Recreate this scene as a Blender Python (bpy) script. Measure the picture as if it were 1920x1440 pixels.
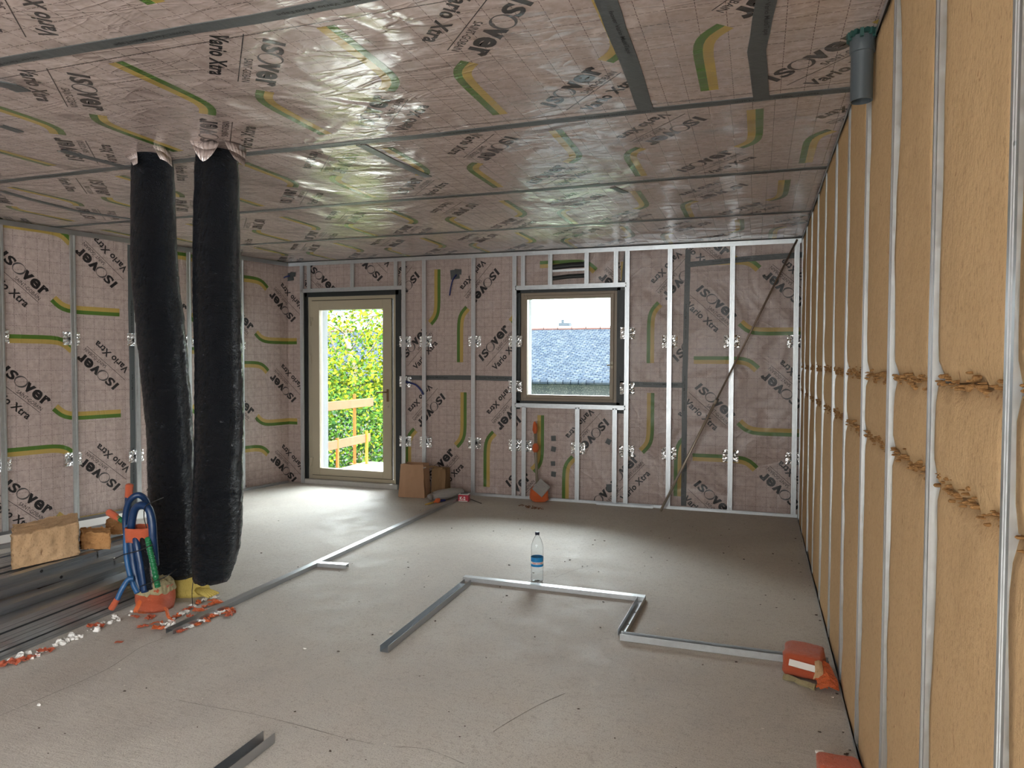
import bpy, math, random
import numpy as np
from mathutils import Vector, Matrix, noise

for o in list(bpy.data.objects): bpy.data.objects.remove(o)
SC = bpy.context.scene
COL = SC.collection
V = Vector
# ------------------------------------------------------------------ camera
FPX, PITCH, YAW, ROLL, HC = 1343.861, 0.0323836, 0.3303029, 0.0036974, 1.54225
H, D, W = 2.75, 7.586, 0.391            # ceiling height, far studs plane, right studs plane
XL, AL = -5.5554, -0.2103439            # left wall: corner x, skew
MEM = D + 0.06                          # far membrane plane
F_ = V((-math.sin(YAW)*math.cos(PITCH), math.cos(YAW)*math.cos(PITCH), -math.sin(PITCH)))
R_ = V((math.cos(YAW), math.sin(YAW), 0)); U_ = R_.cross(F_)
R2 = R_*math.cos(ROLL) + U_*math.sin(ROLL); U2 = -R_*math.sin(ROLL) + U_*math.cos(ROLL)
CAMP = V((0, 0, HC))
cam = bpy.data.cameras.new('camera'); cam.sensor_width = 36; cam.lens = FPX/1920*36; cam.clip_start = .02; cam.clip_end = 300
co = bpy.data.objects.new('camera', cam); COL.objects.link(co)
M = Matrix((R2, U2, -F_)).transposed().to_4x4(); M.translation = CAMP; co.matrix_world = M
SC.camera = co
# ------------------------------------------------------------------ light and exposure
SC.view_settings.view_transform = 'Standard'; SC.view_settings.look = 'None'
SC.view_settings.exposure = 0.42; SC.view_settings.gamma = 1; SC.view_settings.use_curve_mapping = False
SKY = 8.5
wd = bpy.data.worlds.new('sky'); SC.world = wd; wd.use_nodes = True
wn = wd.node_tree
bgn = wn.nodes['Background']; bgn.inputs[0].default_value = (.92, .97, 1.0, 1); bgn.inputs[1].default_value = SKY
_tc = wn.nodes.new('ShaderNodeTexCoord'); _sp = wn.nodes.new('ShaderNodeSeparateXYZ'); _mr = wn.nodes.new('ShaderNodeMapRange')   # overcast sky, brighter overhead
_mr.interpolation_type = 'SMOOTHSTEP'
for _i, _v in enumerate((.15, .92, SKY, SKY*6.2)): _mr.inputs[_i+1].default_value = _v
wn.links.new(_tc.outputs['Generated'], _sp.inputs[0]); wn.links.new(_sp.outputs[2], _mr.inputs[0]); wn.links.new(_mr.outputs[0], bgn.inputs[1])
def area(name, loc, direction, sx, sy, power=0, portal=False, color=(1, 1, 1)):
    l = bpy.data.lights.new(name, 'AREA'); l.shape = 'RECTANGLE'; l.size = sx; l.size_y = sy; l.energy = power; l.color = color
    o = bpy.data.objects.new(name, l); o.location = loc
    o.rotation_euler = V(direction).to_track_quat('-Z', 'Y').to_euler(); COL.objects.link(o)
    if portal: l.cycles.is_portal = True
    return o
area('door_sky_portal', (-4.71, 7.95, 1.2), (0, -1, 0), 1.2, 2.3, portal=True)
area('window_sky_portal', (-1.98, 7.95, 1.7), (0, -1, 0), 1.1, 1.25, portal=True)
area('rear_sky_portal', (-2.2, -3.1, 1.4), (0, 1, 0), 1.4, 1.9, portal=True)
area('side_sky_portal', (.6, -1.8, 1.35), (-1, 0, 0), 2.0, 2.0, portal=True)

area('rear_fill_lamp', (-2.2, -3.35, 1.35), (0, 1, -.03), 1.3, 1.7, power=12, color=(1.0, .98, .95))  # added fill lamp outside the rear opening, lifts the room's brightness
area('side_fill_lamp', (.78, -1.8, 1.4), (-1, .18, -.02), 1.9, 1.8, power=82, color=(1.0, .99, .97))  # added fill lamp beyond the side opening, brightens left and far walls

# ------------------------------------------------------------------ helpers
def tag(o, label=None, cat=None, group=None, kind=None):
    if label: o['label'] = label
    if cat: o['category'] = cat
    if group: o['group'] = group
    if kind: o['kind'] = kind
    return o
def empty(name, loc=(0, 0, 0)):
    o = bpy.data.objects.new(name, None); o.location = loc; o.empty_display_size = .1; COL.objects.link(o); o['wloc'] = list(loc); return o
def ray(px, py): return F_ + R2*((px-960)/FPX) - U2*((py-720)/FPX)
def at(px, py, Y): d = ray(px, py); return CAMP + d*(Y/d.y)
def fl(px, py, z=0): d = ray(px, py); return CAMP + d*((z-HC)/d.z)

class MB:
    def __init__(s): s.v = []; s.f = []; s.m = []; s.uv = []; s.mi = 0; s.useuv = False
    def face(s, idx, uv=None): s.f.append(idx); s.m.append(s.mi); s.uv.append(uv); s.useuv |= uv is not None
    def poly(s, pts, uv=None):
        n = len(s.v); s.v += [tuple(p) for p in pts]; s.face(list(range(n, n+len(pts))), uv)
    def box(s, c, size, rz=0, rot=None):
        sx, sy, sz = [q/2 for q in size]; m = rot or Matrix.Rotation(rz, 3, 'Z'); c = V(c); n = len(s.v)
        for x in (-sx, sx):
            for y in (-sy, sy):
                for z in (-sz, sz): s.v.append(tuple(c + m@V((x, y, z))))
        for q in ((0,1,3,2), (4,6,7,5), (0,4,5,1), (2,3,7,6), (0,2,6,4), (1,5,7,3)): s.face([n+i for i in q])
    def span(s, a, b): s.box([(a[i]+b[i])/2 for i in range(3)], [abs(a[i]-b[i]) for i in range(3)])
    def tube(s, path, rad, n=12, cap=True, fn=None):
        path = [V(p) for p in path]; k = len(path)
        if not hasattr(rad, '__len__'): rad = [rad]*k
        t0 = (path[1]-path[0]).normalized(); up = V((0, 0, 1)) if abs(t0.z) < .9 else V((1, 0, 0))
        nx = t0.cross(up).normalized(); base = len(s.v)
        for i, p in enumerate(path):
            t = (path[min(i+1, k-1)]-path[max(i-1, 0)]).normalized()
            nx = (nx - t*nx.dot(t)).normalized(); ny = t.cross(nx)
            for j in range(n):
                a = 2*math.pi*j/n; r = rad[i]*(fn(i, a) if fn else 1)
                s.v.append(tuple(p + (nx*math.cos(a) + ny*math.sin(a))*r))
        for i in range(k-1):
            for j in range(n):
                s.face([base+i*n+j, base+i*n+(j+1) % n, base+(i+1)*n+(j+1) % n, base+(i+1)*n+j])
        if cap: s.face([base+j for j in range(n)][::-1]); s.face([base+(k-1)*n+j for j in range(n)])
    def lathe(s, c, prof, n=24):
        base = len(s.v)
        for r, z in prof:
            for j in range(n):
                a = 2*math.pi*j/n; s.v.append((c[0]+r*math.cos(a), c[1]+r*math.sin(a), c[2]+z))
        for i in range(len(prof)-1):
            for j in range(n): s.face([base+i*n+j, base+i*n+(j+1) % n, base+(i+1)*n+(j+1) % n, base+(i+1)*n+j])
    def sheet(s, prof, A, B, ex, ey, th=.0012):
        """a folded sheet-metal section (2-D polyline prof in axes ex,ey) swept from A to B"""
        A, B, ex, ey = V(A), V(B), V(ex), V(ey); P = [V((p[0], p[1])) for p in prof]; k = len(P); off = []
        for i in range(k):
            d1 = (P[i]-P[i-1]).normalized() if i else (P[1]-P[0]).normalized()
            d2 = (P[i+1]-P[i]).normalized() if i < k-1 else d1
            nn = V((-d1.y, d1.x)) + V((-d2.y, d2.x)); nn.normalize(); c = max(.4, nn.dot(V((-d1.y, d1.x))))
            off.append(P[i] + nn*(th/c))
        ring = P + off[::-1]; n = len(s.v); m = len(ring)
        for Q in (A, B):
            for p in ring: s.v.append(tuple(Q + ex*p.x + ey*p.y))
        for i in range(m): s.face([n+i, n+(i+1) % m, n+m+(i+1) % m, n+m+i])
        for i in range(k-1):
            s.face([n+i, n+i+1, n+m-2-i, n+m-1-i][::-1]); s.face([n+m+i, n+m+i+1, n+2*m-2-i, n+2*m-1-i])
    def build(s, name, mats, parent=None, smooth=False, base=None):
        mats = mats if isinstance(mats, (list, tuple)) else [mats]
        a = np.array(s.v, dtype=float)
        if base is None: base = ((a[:,0].min()+a[:,0].max())/2, (a[:,1].min()+a[:,1].max())/2, a[:,2].min())
        base = np.array(base, dtype=float); a = a - base
        me = bpy.data.meshes.new(name); me.from_pydata(a.tolist(), [], s.f)
        for m in mats: me.materials.append(m)
        me.polygons.foreach_set('material_index', s.m)
        if s.useuv:
            uvl = me.uv_layers.new(name='UVMap'); buf = []
            for f, u in zip(s.f, s.uv):
                for k in range(len(f)): buf += list(u[k]) if u else [0, 0]
            uvl.data.foreach_set('uv', buf)
        if smooth:
            me.polygons.foreach_set('use_smooth', [True]*len(s.f))
        me.update()
        o = bpy.data.objects.new(name, me); COL.objects.link(o); o['wloc'] = base.tolist()
        if parent is not None:
            o.parent = parent; o.location = V(base) - V(parent['wloc'])
        else: o.location = V(base)
        return o
def smooth_path(pts, n=8):
    P = [V(p) for p in pts]; out = []
    for i in range(len(P)-1):
        p0 = P[max(i-1, 0)]; p1 = P[i]; p2 = P[i+1]; p3 = P[min(i+2, len(P)-1)]
        for k in range(n):
            t = k/n
            out.append(.5*((2*p1)+(-p0+p2)*t+(2*p0-5*p1+4*p2-p3)*t*t+(-p0+3*p1-3*p2+p3)*t**3))
    out.append(P[-1]); return out
def lerps(vals, n):
    out = []
    for i in range(len(vals)-1):
        for k in range(n): out.append(vals[i]+(vals[i+1]-vals[i])*k/n)
    out.append(vals[-1]); return out

# ------------------------------------------------------------------ materials
def mat(name, color=(.5, .5, .5), rough=.5, metal=0, spec=.5, **kw):
    m = bpy.data.materials.new(name); m.use_nodes = True; b = m.node_tree.nodes['Principled BSDF']
    b.inputs['Base Color'].default_value = (*color, 1); b.inputs['Roughness'].default_value = rough
    b.inputs['Metallic'].default_value = metal; b.inputs['Specular IOR Level'].default_value = spec
    for k, v in kw.items(): b.inputs[k.replace('_', ' ')].default_value = v
    return m
class NT:
    def __init__(s, m): s.t = m.node_tree; s.b = s.t.nodes['Principled BSDF']
    def n(s, typ, **kw):
        n = s.t.nodes.new(typ)
        for k, v in kw.items():
            if k.startswith('i_'):
                key = k[2:]; key = int(key) if key.isdigit() else key.replace('_', ' ')
                n.inputs[key].default_value = v
            else: setattr(n, k, v)
        return n
    def l(s, a, b): s.t.links.new(a, b)
    def math(s, op, a, b=None, clamp=False):
        n = s.n('ShaderNodeMath', operation=op, use_clamp=clamp)
        for i, q in enumerate((a, b)):
            if q is None: continue
            if isinstance(q, (int, float)): n.inputs[i].default_value = q
            else: s.l(q, n.inputs[i])
        return n.outputs[0]
    def coord(s, kind='Object', scale=(1, 1, 1), rot=(0, 0, 0)):
        c = s.n('ShaderNodeTexCoord'); mp = s.n('ShaderNodeMapping'); s.l(c.outputs[kind], mp.inputs[0])
        mp.inputs['Scale'].default_value = scale; mp.inputs['Rotation'].default_value = rot; return mp.outputs[0]
    def noise(s, vec, scale, detail=4, rough=.55, dist=0):
        n = s.n('ShaderNodeTexNoise', i_Scale=scale, i_Detail=detail, i_Roughness=rough, i_Distortion=dist); s.l(vec, n.inputs['Vector']); return n.outputs['Fac']
    def ramp(s, fac, stops):
        r = s.n('ShaderNodeValToRGB'); e = r.color_ramp.elements
        while len(e) < len(stops): e.new(.5)
        for q, (p, c) in zip(e, stops): q.position = p; q.color = (*c, 1) if len(c) == 3 else c
        s.l(fac, r.inputs[0]); return r.outputs[0]
    def mix(s, fac, a, b, blend='MIX'):
        n = s.n('ShaderNodeMix', data_type='RGBA', blend_type=blend)
        for i, q in ((0, fac), (6, a), (7, b)):
            if isinstance(q, (int, float)): n.inputs[i].default_value = q
            elif isinstance(q, tuple): n.inputs[i].default_value = (*q, 1) if len(q) == 3 else q
            else: s.l(q, n.inputs[i])
        return n.outputs[2]
    def bump(s, h, strength=.5, dist=.01, normal=None):
        b = s.n('ShaderNodeBump', i_Strength=strength, i_Distance=dist); s.l(h, b.inputs['Height'])
        if normal is not None: s.l(normal, b.inputs['Normal'])
        return b.outputs[0]
    def color(s, c): s.l(c, s.b.inputs['Base Color'])
    def normal(s, c): s.l(c, s.b.inputs['Normal'])

def film_bump(t, flat):
    """creases and sag of the stretched foil; flat = axes mapping for wall or ceiling"""
    c = t.coord('Object', flat)
    big = t.noise(c, 1.9, 2, .5, .8)
    c2 = t.coord('Object', tuple(q*k for q, k in zip(flat, (1, 3.2, 1))), (0, 0, .5))
    cre = t.n('ShaderNodeTexNoise', i_Scale=2.2, i_Detail=3, i_Roughness=.5, i_Distortion=1.1); t.l(c2, cre.inputs['Vector'])
    ridge = t.math('ABSOLUTE', t.math('SUBTRACT', cre.outputs['Fac'], .5))
    ridge = t.math('POWER', t.math('SUBTRACT', 1, t.math('MULTIPLY', ridge, 6), True), 3)
    fine = t.noise(t.coord('Object'), 60, 3, .6)
    h = t.math('ADD', t.math('MULTIPLY', big, 1.9), t.math('ADD', t.math('MULTIPLY', ridge, .07), t.math('MULTIPLY', fine, .006)))
    return t.bump(h, .55, .05)
def film(name, flat, grid=True, col=None, rough=.22):
    m = mat(name, (.5, .43, .41), rough, 0, .5, IOR=2.3 if flat is FLATC else 1.5); t = NT(m)
    if col is None:
        n = t.noise(t.coord('Object'), 26, 5, .65)
        c = t.ramp(n, [(.3, (.36, .28, .25)), (.7, (.50, .40, .365))])
        if grid:
            uv = t.n('ShaderNodeUVMap').outputs[0]; sep = t.n('ShaderNodeSeparateXYZ'); t.l(uv, sep.inputs[0])
            u, v = sep.outputs[0], sep.outputs[1]
            def line(a, bb):
                fr = t.math('FRACT', t.math('MULTIPLY', a, 10)); e = t.math('ABSOLUTE', t.math('SUBTRACT', fr, .5))
                on = t.math('LESS_THAN', e, .014)
                dash = t.math('GREATER_THAN', t.math('FRACT', t.math('MULTIPLY', bb, 40)), .28)
                return t.math('MULTIPLY', on, dash)
            ln = t.math('MAXIMUM', line(u, v), line(v, u))
            c = t.mix(t.math('MULTIPLY', ln, .8), c, (.09, .05, .05))
        t.color(c)
    else: t.b.inputs['Base Color'].default_value = (*col, 1)
    t.normal(film_bump(t, flat)); return m
FLATW, FLATC = (1, 1, 1), (1, 1, 1.0001)
def film_set(tag_, fl_, r0, r1):
    return [film('foil_membrane'+tag_, fl_, rough=r0), film('print_black'+tag_, fl_, False, (.012, .01, .011), r1), film('print_green'+tag_, fl_, False, (.075, .155, .02), r1),
            film('print_gold'+tag_, fl_, False, (.42, .29, .075), r1), film('print_grey'+tag_, fl_, False, (.06, .055, .055), r1)]
FILM = film_set('_wall', FLATW, .36, .38); FILMC = film_set('_ceiling', FLATC, .22, .26)
M_tape = mat('grey_tape', (.075, .082, .082), .42); _t = NT(M_tape); _t.normal(_t.bump(_t.noise(_t.coord('Object'), 22, 3), .35, .01))
M_tapeink = mat('tape_print', (.015, .015, .015), .5)
M_dark = mat('dark_sealing_tape', (.018, .022, .022), .45); _t = NT(M_dark); _t.normal(_t.bump(_t.noise(_t.coord('Object'), 30, 3), .5, .01))

def galv(name, base=(.62, .65, .67), rough=.34, axis=2):
    m = mat(name, base, rough, .9); t = NT(m)
    sc = [220, 220, 220]; sc[axis] = 2
    c = t.coord('Object', tuple(sc)); st = t.noise(c, 1, 2)
    sp = t.noise(t.coord('Object'), 35, 3)
    t.color(t.mix(t.math('ADD', t.math('MULTIPLY', st, .5), t.math('MULTIPLY', sp, .5)), tuple(q*.72 for q in base), tuple(min(1, q*1.2) for q in base)))
    t.l(t.math('ADD', t.math('MULTIPLY', sp, .25), rough-.1), t.b.inputs['Roughness'])
    t.normal(t.bump(st, .07, .001)); return m
M_galz = galv('galvanised_upright', axis=2); M_galx = galv('galvanised_rail', axis=0); M_galy = mat('galvanised_profile', (.58, .60, .62), .34, .92)
t = NT(M_galy); t.color(t.mix(t.noise(t.coord('Object', (3, .6, 3)), 4, 2), (.33, .35, .37), (.52, .54, .56)))
M_hole = mat('punched_hole', (.01, .01, .01), .8)

def fibre(name, a, b, dark, cracks=0.0):
    m = mat(name, a, .95, 0, .15); t = NT(m); c = t.coord('Object')
    n = t.noise(c, 9, 5, .65); c2 = t.coord('Object', (1, 1, .45)); f = t.noise(c2, 130, 4, .7)
    col = t.mix(n, a, b); col = t.mix(t.ramp(f, [(.3, (1, 1, 1)), (.46, (0, 0, 0))]), col, tuple(q*.72 for q in a))
    sp = t.noise(c2, 34, 3, .6, .5); col = t.mix(t.math('MULTIPLY', t.ramp(sp, [(.68, (0, 0, 0)), (.74, (1, 1, 1))]), .75), col, dark)
    t.color(col); h = t.math('ADD', t.math('MULTIPLY', f, .35), t.noise(c, 14, 5, .6)); t.normal(t.bump(h, .5, .012)); return m
M_fibre = fibre('wood_fibre', (.52, .345, .175), (.60, .41, .23), (.20, .085, .028))
M_fray = fibre('frayed_fibre', (.22, .105, .035), (.38, .22, .095), (.10, .04, .012))
M_block = fibre('cut_wood_fibre', (.38, .235, .12), (.62, .42, .25), (.12, .05, .02))
M_block2 = fibre('dark_wood_fibre', (.36, .18, .07), (.48, .26, .11), (.10, .04, .015))
M_glasswool = fibre('yellow_glass_wool', (.50, .37, .08), (.66, .53, .17), (.28, .16, .03))
M_rock = fibre('torn_mineral_wool', (.27, .23, .12), (.42, .36, .22), (.05, .03, .015))

M_floor = mat('concrete_floor', (.4, .37, .33), .62, 0, .35)
t = NT(M_floor); c = t.coord('Object')
n1 = t.noise(c, .55, 5, .6, .6); n2 = t.noise(c, 5, 6, .65); n3 = t.noise(c, 160, 3, .7)
c3 = t.coord('Object', (1, 4.5, 1), (0, 0, .35)); n4 = t.noise(c3, 7, 5, .7, .8)
col = t.mix(t.ramp(n1, [(.38, (0, 0, 0)), (.62, (1, 1, 1))]), (.455, .42, .38), (.57, .545, .495))
col = t.mix(t.math('MULTIPLY', t.ramp(n2, [(.35, (0, 0, 0)), (.7, (1, 1, 1))]), .5), col, (.60, .56, .50))
nb = t.noise(t.coord('Object', (1, 1, 1), (0, 0, 1.0)), 38, 5, .75); col = t.mix(t.math('MULTIPLY', t.ramp(nb, [(.34, (1, 1, 1)), (.48, (0, 0, 0))]), .55), col, (.36, .32, .28))
col = t.mix(t.math('MULTIPLY', t.ramp(n4, [(.6, (0, 0, 0)), (.75, (1, 1, 1))]), .12), col, (.24, .20, .17))
col = t.mix(t.math('MULTIPLY', t.ramp(n3, [(.34, (1, 1, 1)), (.47, (0, 0, 0))]), .7), col, (.20, .175, .155))
col = t.mix(t.math('MULTIPLY', t.ramp(n3, [(.6, (0, 0, 0)), (.72, (1, 1, 1))]), .35), col, (.6, .56, .5))
t.color(col)
h = t.math('ADD', t.math('MULTIPLY', n3, .25), t.math('ADD', t.math('MULTIPLY', n2, .35), t.math('MULTIPLY', n4, .5)))
t.normal(t.bump(h, .55, .012))
t.l(t.ramp(n2, [(.3, (.5, .5, .5)), (.7, (.75, .75, .75))]), t.b.inputs['Roughness'])

def plastic_film(name, col, rough=.25, scale=26, bs=.75, bd=.012):
    m = mat(name, col, rough, 0, .6); t = NT(m)
    c = t.coord('Object', (1, 1, 2.6)); n = t.n('ShaderNodeTexNoise', i_Scale=scale, i_Detail=4, i_Roughness=.6, i_Distortion=1.6); t.l(c, n.inputs['Vector'])
    r = t.math('ABSOLUTE', t.math('SUBTRACT', n.outputs['Fac'], .5)); r = t.math('SUBTRACT', 1, t.math('MULTIPLY', r, 7), True)
    t.normal(t.bump(t.math('ADD', r, t.math('MULTIPLY', n.outputs['Fac'], .8)), bs, bd)); return m
M_black = plastic_film('black_plastic_film', (.024, .030, .040), .18, 20, 1.0, .06)
M_orange = plastic_film('orange_tape', (.60, .125, .055), .3, 40, .6, .010)
M_orange2 = plastic_film('bright_orange_tape', (.76, .155, .04), .3, 40, .6, .010)
M_greybag = plastic_film('grey_plastic_bag', (.42, .40, .38), .35, 14)
M_blue = mat('blue_conduit', (.004, .026, .085), .34); M_blue2 = mat('light_blue_conduit', (.010, .075, .20), .4); M_grn = mat('green_conduit', (.006, .13, .045), .42)
M_cable = mat('blue_cable', (.012, .022, .13), .4); M_wire = mat('black_wire', (.01, .01, .01), .5)
M_white = mat('white_flakes', (.8, .78, .74), .8); M_board = mat('white_board', (.82, .81, .78), .7)
M_pipe = mat('grey_pvc', (.075, .09, .10), .38)
def noisy(m, sc=30, st=.2):
    t = NT(m); t.normal(t.bump(t.noise(t.coord('Object'), sc, 3), st, .004)); return m
for q in (M_blue, M_blue2, M_grn, M_pipe, M_white, M_board): noisy(q)
M_beige = noisy(mat('beige_lacquer', (.40, .345, .25), .42), 300, .05)
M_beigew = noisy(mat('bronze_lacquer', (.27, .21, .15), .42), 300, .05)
M_seal = mat('black_gasket', (.01, .01, .01), .5)
M_brass = mat('bronze_handle', (.16, .10, .05), .35, .6)
def paper(name, a, b):
    m = mat(name, a, .8, 0, .2); t = NT(m); n = t.noise(t.coord('Object', (1, 1, .3)), 18, 4); t.color(t.mix(n, a, b)); t.normal(t.bump(n, .4, .01)); return m
M_kraft = paper('kraft_paper', (.36, .215, .13), (.44, .27, .165)); M_card = paper('brown_cardboard', (.20, .12, .06), (.27, .17, .09))
M_render = paper('outside_render', (.55, .54, .52), (.66, .65, .62)); M_conc = paper('terrace_concrete', (.40, .39, .37), (.52, .50, .47)); M_terr = paper('terrace_slab', (.36, .355, .34), (.44, .435, .42))
M_jamb = paper('grey_jamb', (.055, .058, .060), (.075, .078, .08))
def timber(name, a, b):
    m = mat(name, a, .9, 0, 0); t = NT(m); n = t.noise(t.coord('Object', (12, 1.2, 12)), 3, 5, .6, .6); t.color(t.mix(n, a, b)); return m
M_timber = timber('raw_timber', (.075, .040, .024), (.11, .062, .038))
M_post = noisy(mat('orange_steel', (.13, .040, .006), .6, 0, .1)); M_posty = noisy(mat('yellow_orange_steel', (.15, .072, .007), .6, 0, .1))
M_steel = mat('zinc_pole', (.50, .44, .36), .4, .6)
def glass(name):
    m = bpy.data.materials.new(name); m.use_nodes = True; t = m.node_tree; t.nodes.clear()
    o = t.nodes.new('ShaderNodeOutputMaterial'); mx = t.nodes.new('ShaderNodeMixShader'); tr = t.nodes.new('ShaderNodeBsdfTransparent'); gl = t.nodes.new('ShaderNodeBsdfGlossy')
    fr = t.nodes.new('ShaderNodeFresnel'); fr.inputs[0].default_value = 1.35; gl.inputs['Roughness'].default_value = .02; tr.inputs[0].default_value = (.95, .97, .96, 1)
    t.links.new(fr.outputs[0], mx.inputs[0]); t.links.new(tr.outputs[0], mx.inputs[1]); t.links.new(gl.outputs[0], mx.inputs[2]); t.links.new(mx.outputs[0], o.inputs[0]); return m
M_glass = glass('window_glass')
M_pet = mat('clear_plastic', (.97, .99, 1), .06, 0, .5, Transmission_Weight=1.0, IOR=1.25)

# ------------------------------------------------------------------ printed pattern of the membrane
def text_tris(body, bold=0.0, shear=0.0, spacing=1.0):
    cu = bpy.data.curves.new('lettering', 'FONT'); cu.body = body; cu.size = 1; cu.offset = bold; cu.shear = shear; cu.resolution_u = 3; cu.space_character = spacing
    o = bpy.data.objects.new('lettering', cu); COL.objects.link(o)
    me = bpy.data.meshes.new_from_object(o.evaluated_get(bpy.context.evaluated_depsgraph_get()))
    me.calc_loop_triangles(); vs = [(v.co.x, v.co.y) for v in me.vertices]
    tr = [[vs[i] for i in tt.vertices] for tt in me.loop_triangles]
    bpy.data.objects.remove(o); bpy.data.meshes.remove(me); bpy.data.curves.remove(cu); return np.array(tr)
def fit(tr, x0, x1, y0, y1):
    a = tr.reshape(-1, 2); lo = a.min(0); hi = a.max(0)
    return (tr-lo)/(hi-lo)*np.array([x1-x0, y1-y0]) + np.array([x0, y0])
def ring(cx, cy, rx, ry, seg=28):
    out = []
    for i in range(seg):
        q = []
        for k in (i, i+1):
            a = 2*math.pi*k/seg; th = .30*(.55+.45*math.cos(2*(a-math.radians(150))))*.75+.06
            q.append(((cx+rx*math.cos(a), cy+ry*math.sin(a)), (cx+rx*(1-th)*math.cos(a), cy+ry*(1-th)*math.sin(a))))
        out += [[q[0][0], q[1][0], q[1][1]], [q[0][0], q[1][1], q[0][1]]]
    return np.array(out)
def bar(x0, x1, y0, y1): return np.array([[(x0, y0), (x1, y0), (x1, y1)], [(x0, y0), (x1, y1), (x0, y1)]])
ST = []   # (triangles in text frame, material index)
ST.append((fit(text_tris('I', .045, .1), 0, .040, 0, .085), 1)); ST.append((fit(text_tris('S', .035, .1), .047, .128, -.001, .086), 1))
ST.append((ring(.183, .042, .058, .051), 4))
ST.append((fit(text_tris('v', .045, 0), .228, .318, 0, .085), 1)); ST.append((fit(text_tris('e', .035, 0), .318, .408, -.002, .086), 1)); ST.append((fit(text_tris('r', .045, 0), .418, .488, 0, .086), 1))
ST.append((fit(text_tris('SAINT-GOBAIN', 0), .215, .482, -.056, -.022), 1)); ST.append((bar(-.012, .486, -.0715, -.0675), 1))
VX = fit(text_tris('Vario Xtra', .03, .08, 1.05), .03, .447, -.187, -.118); ST.append((VX, 1))
ca, sa = math.cos(math.radians(-42)), math.sin(math.radians(-42)); RT = np.array([[ca, sa], [-sa, ca]])
CELL = [(a@RT, m) for a, m in ST]
outer = [(.42, -.365), (.455, -.399), (.49, -.427), (.53, -.447), (.575, -.460), (.63, -.4665), (.70, -.469)] + [(.70+.0740*k, -.469) for k in range(1, 6)]
def band(o1, o2):
    pts = []
    for i, p in enumerate(outer):
        a = np.array(outer[max(i-1, 0)]); b = np.array(outer[min(i+1, len(outer)-1)]); d = (b-a)/np.linalg.norm(b-a); nn = np.array([-d[1], d[0]])
        pts.append((np.array(p)+nn*o1, np.array(p)+nn*o2))
    tr = []
    for a, b in zip(pts, pts[1:]): tr += [[a[0], b[0], b[1]], [a[0], b[1], a[1]]]
    return np.array(tr)
CELL += [(band(0, .037), 2), (band(.037, .078), 3)]
cc = np.array([.53, -.574]); CELL += [(2*cc - a, m) for a, m in list(CELL)]

def clip(tri, rect):
    P = [tuple(p) for p in tri]
    for ax, lim, sg in ((0, rect[0], 1), (0, rect[1], -1), (1, rect[2], 1), (1, rect[3], -1)):
        Q = []
        for i in range(len(P)):
            a, b = P[i-1], P[i]; da, db = sg*(a[ax]-lim), sg*(b[ax]-lim)
            if da*db < 0: k = da/(da-db); Q.append((a[0]+(b[0]-a[0])*k, a[1]+(b[1]-a[1])*k))
            if db >= 0: Q.append(b)
        P = Q
        if len(P) < 3: return None
    return P
def region(mb, rect, org, rot, to3, per=1.01, eps=.0009):
    """base foil rectangle plus the printed cells that fall on it; to3(u, v, offset) maps wall coordinates to the room"""
    u0, u1, v0, v1 = rect; nu = max(1, round((u1-u0)/.5)); nv = max(1, round((v1-v0)/.5))
    mb.mi = 0
    for i in range(nu):
        for j in range(nv):
            c = [(u0+(u1-u0)*(i+a)/nu, v0+(v1-v0)*(j+b)/nv) for a, b in ((0,0), (1,0), (1,1), (0,1))]
            mb.poly([to3(p[0], p[1], 0) for p in c], [(p[0]-org[0]+.031, p[1]-org[1]+.052) for p in c])
    if org is None: return
    rm = np.eye(2) if rot == 0 else np.array([[0, 1], [-1, 0]])   # row vectors
    step = np.array([0, per])@rm
    for k in range(-14, 15):
        o = np.array(org)+step*k
        for tr, mi in CELL:
            w = tr@rm + o; lo = w.reshape(-1, 2).min(0); hi = w.reshape(-1, 2).max(0)
            if hi[0] < u0 or lo[0] > u1 or hi[1] < v0 or lo[1] > v1: continue
            inside = lo[0] >= u0 and hi[0] <= u1 and lo[1] >= v0 and hi[1] <= v1
            mb.mi = mi
            for t3 in w:
                P = t3 if inside else clip(t3, rect)
                if P is None: continue
                uu = [(0, 0)]*len(P); mb.poly([to3(p[0], p[1], eps) for p in P], uu)
    mb.mi = 0
# ------------------------------------------------------------------ room shell
N2 = np.array([math.cos(AL), math.sin(AL)]); T2 = np.array([-N2[1], N2[0]]); C0 = np.array([XL, D])
def lw(s, z, e=0.0): p = C0 + T2*s + N2*e; return V((p[0], p[1], z))       # left wall: along, up, off the rail plane into the room
def far3(u, v, e): return (u, MEM - e, v)
def left3(u, v, e): return tuple(lw(u, v, -.06+e))
def ceil3(u, v, e): return (u, -v, 2.76 - e)
def struct(o): o['kind'] = 'structure'; return o
XC = (N2@C0 - .06 - N2[1]*MEM)/N2[0]; SCN = float(T2@(np.array([XC, MEM])-C0))

DX0, DX1, DZ1 = -5.355, -4.05, 2.38; WX0, WX1, WZ0, WZ1 = -2.565, -1.40, 1.045, 2.345
mb = MB()
S3O = (-.896, 2.208)
region(mb, (XC, DX0, 0, H+.01), (XC+S3O[0]-SCN, S3O[1]), 0, far3)
region(mb, (DX0, DX1, DZ1, H+.01), (-5.317, 2.68), 0, far3)

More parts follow.
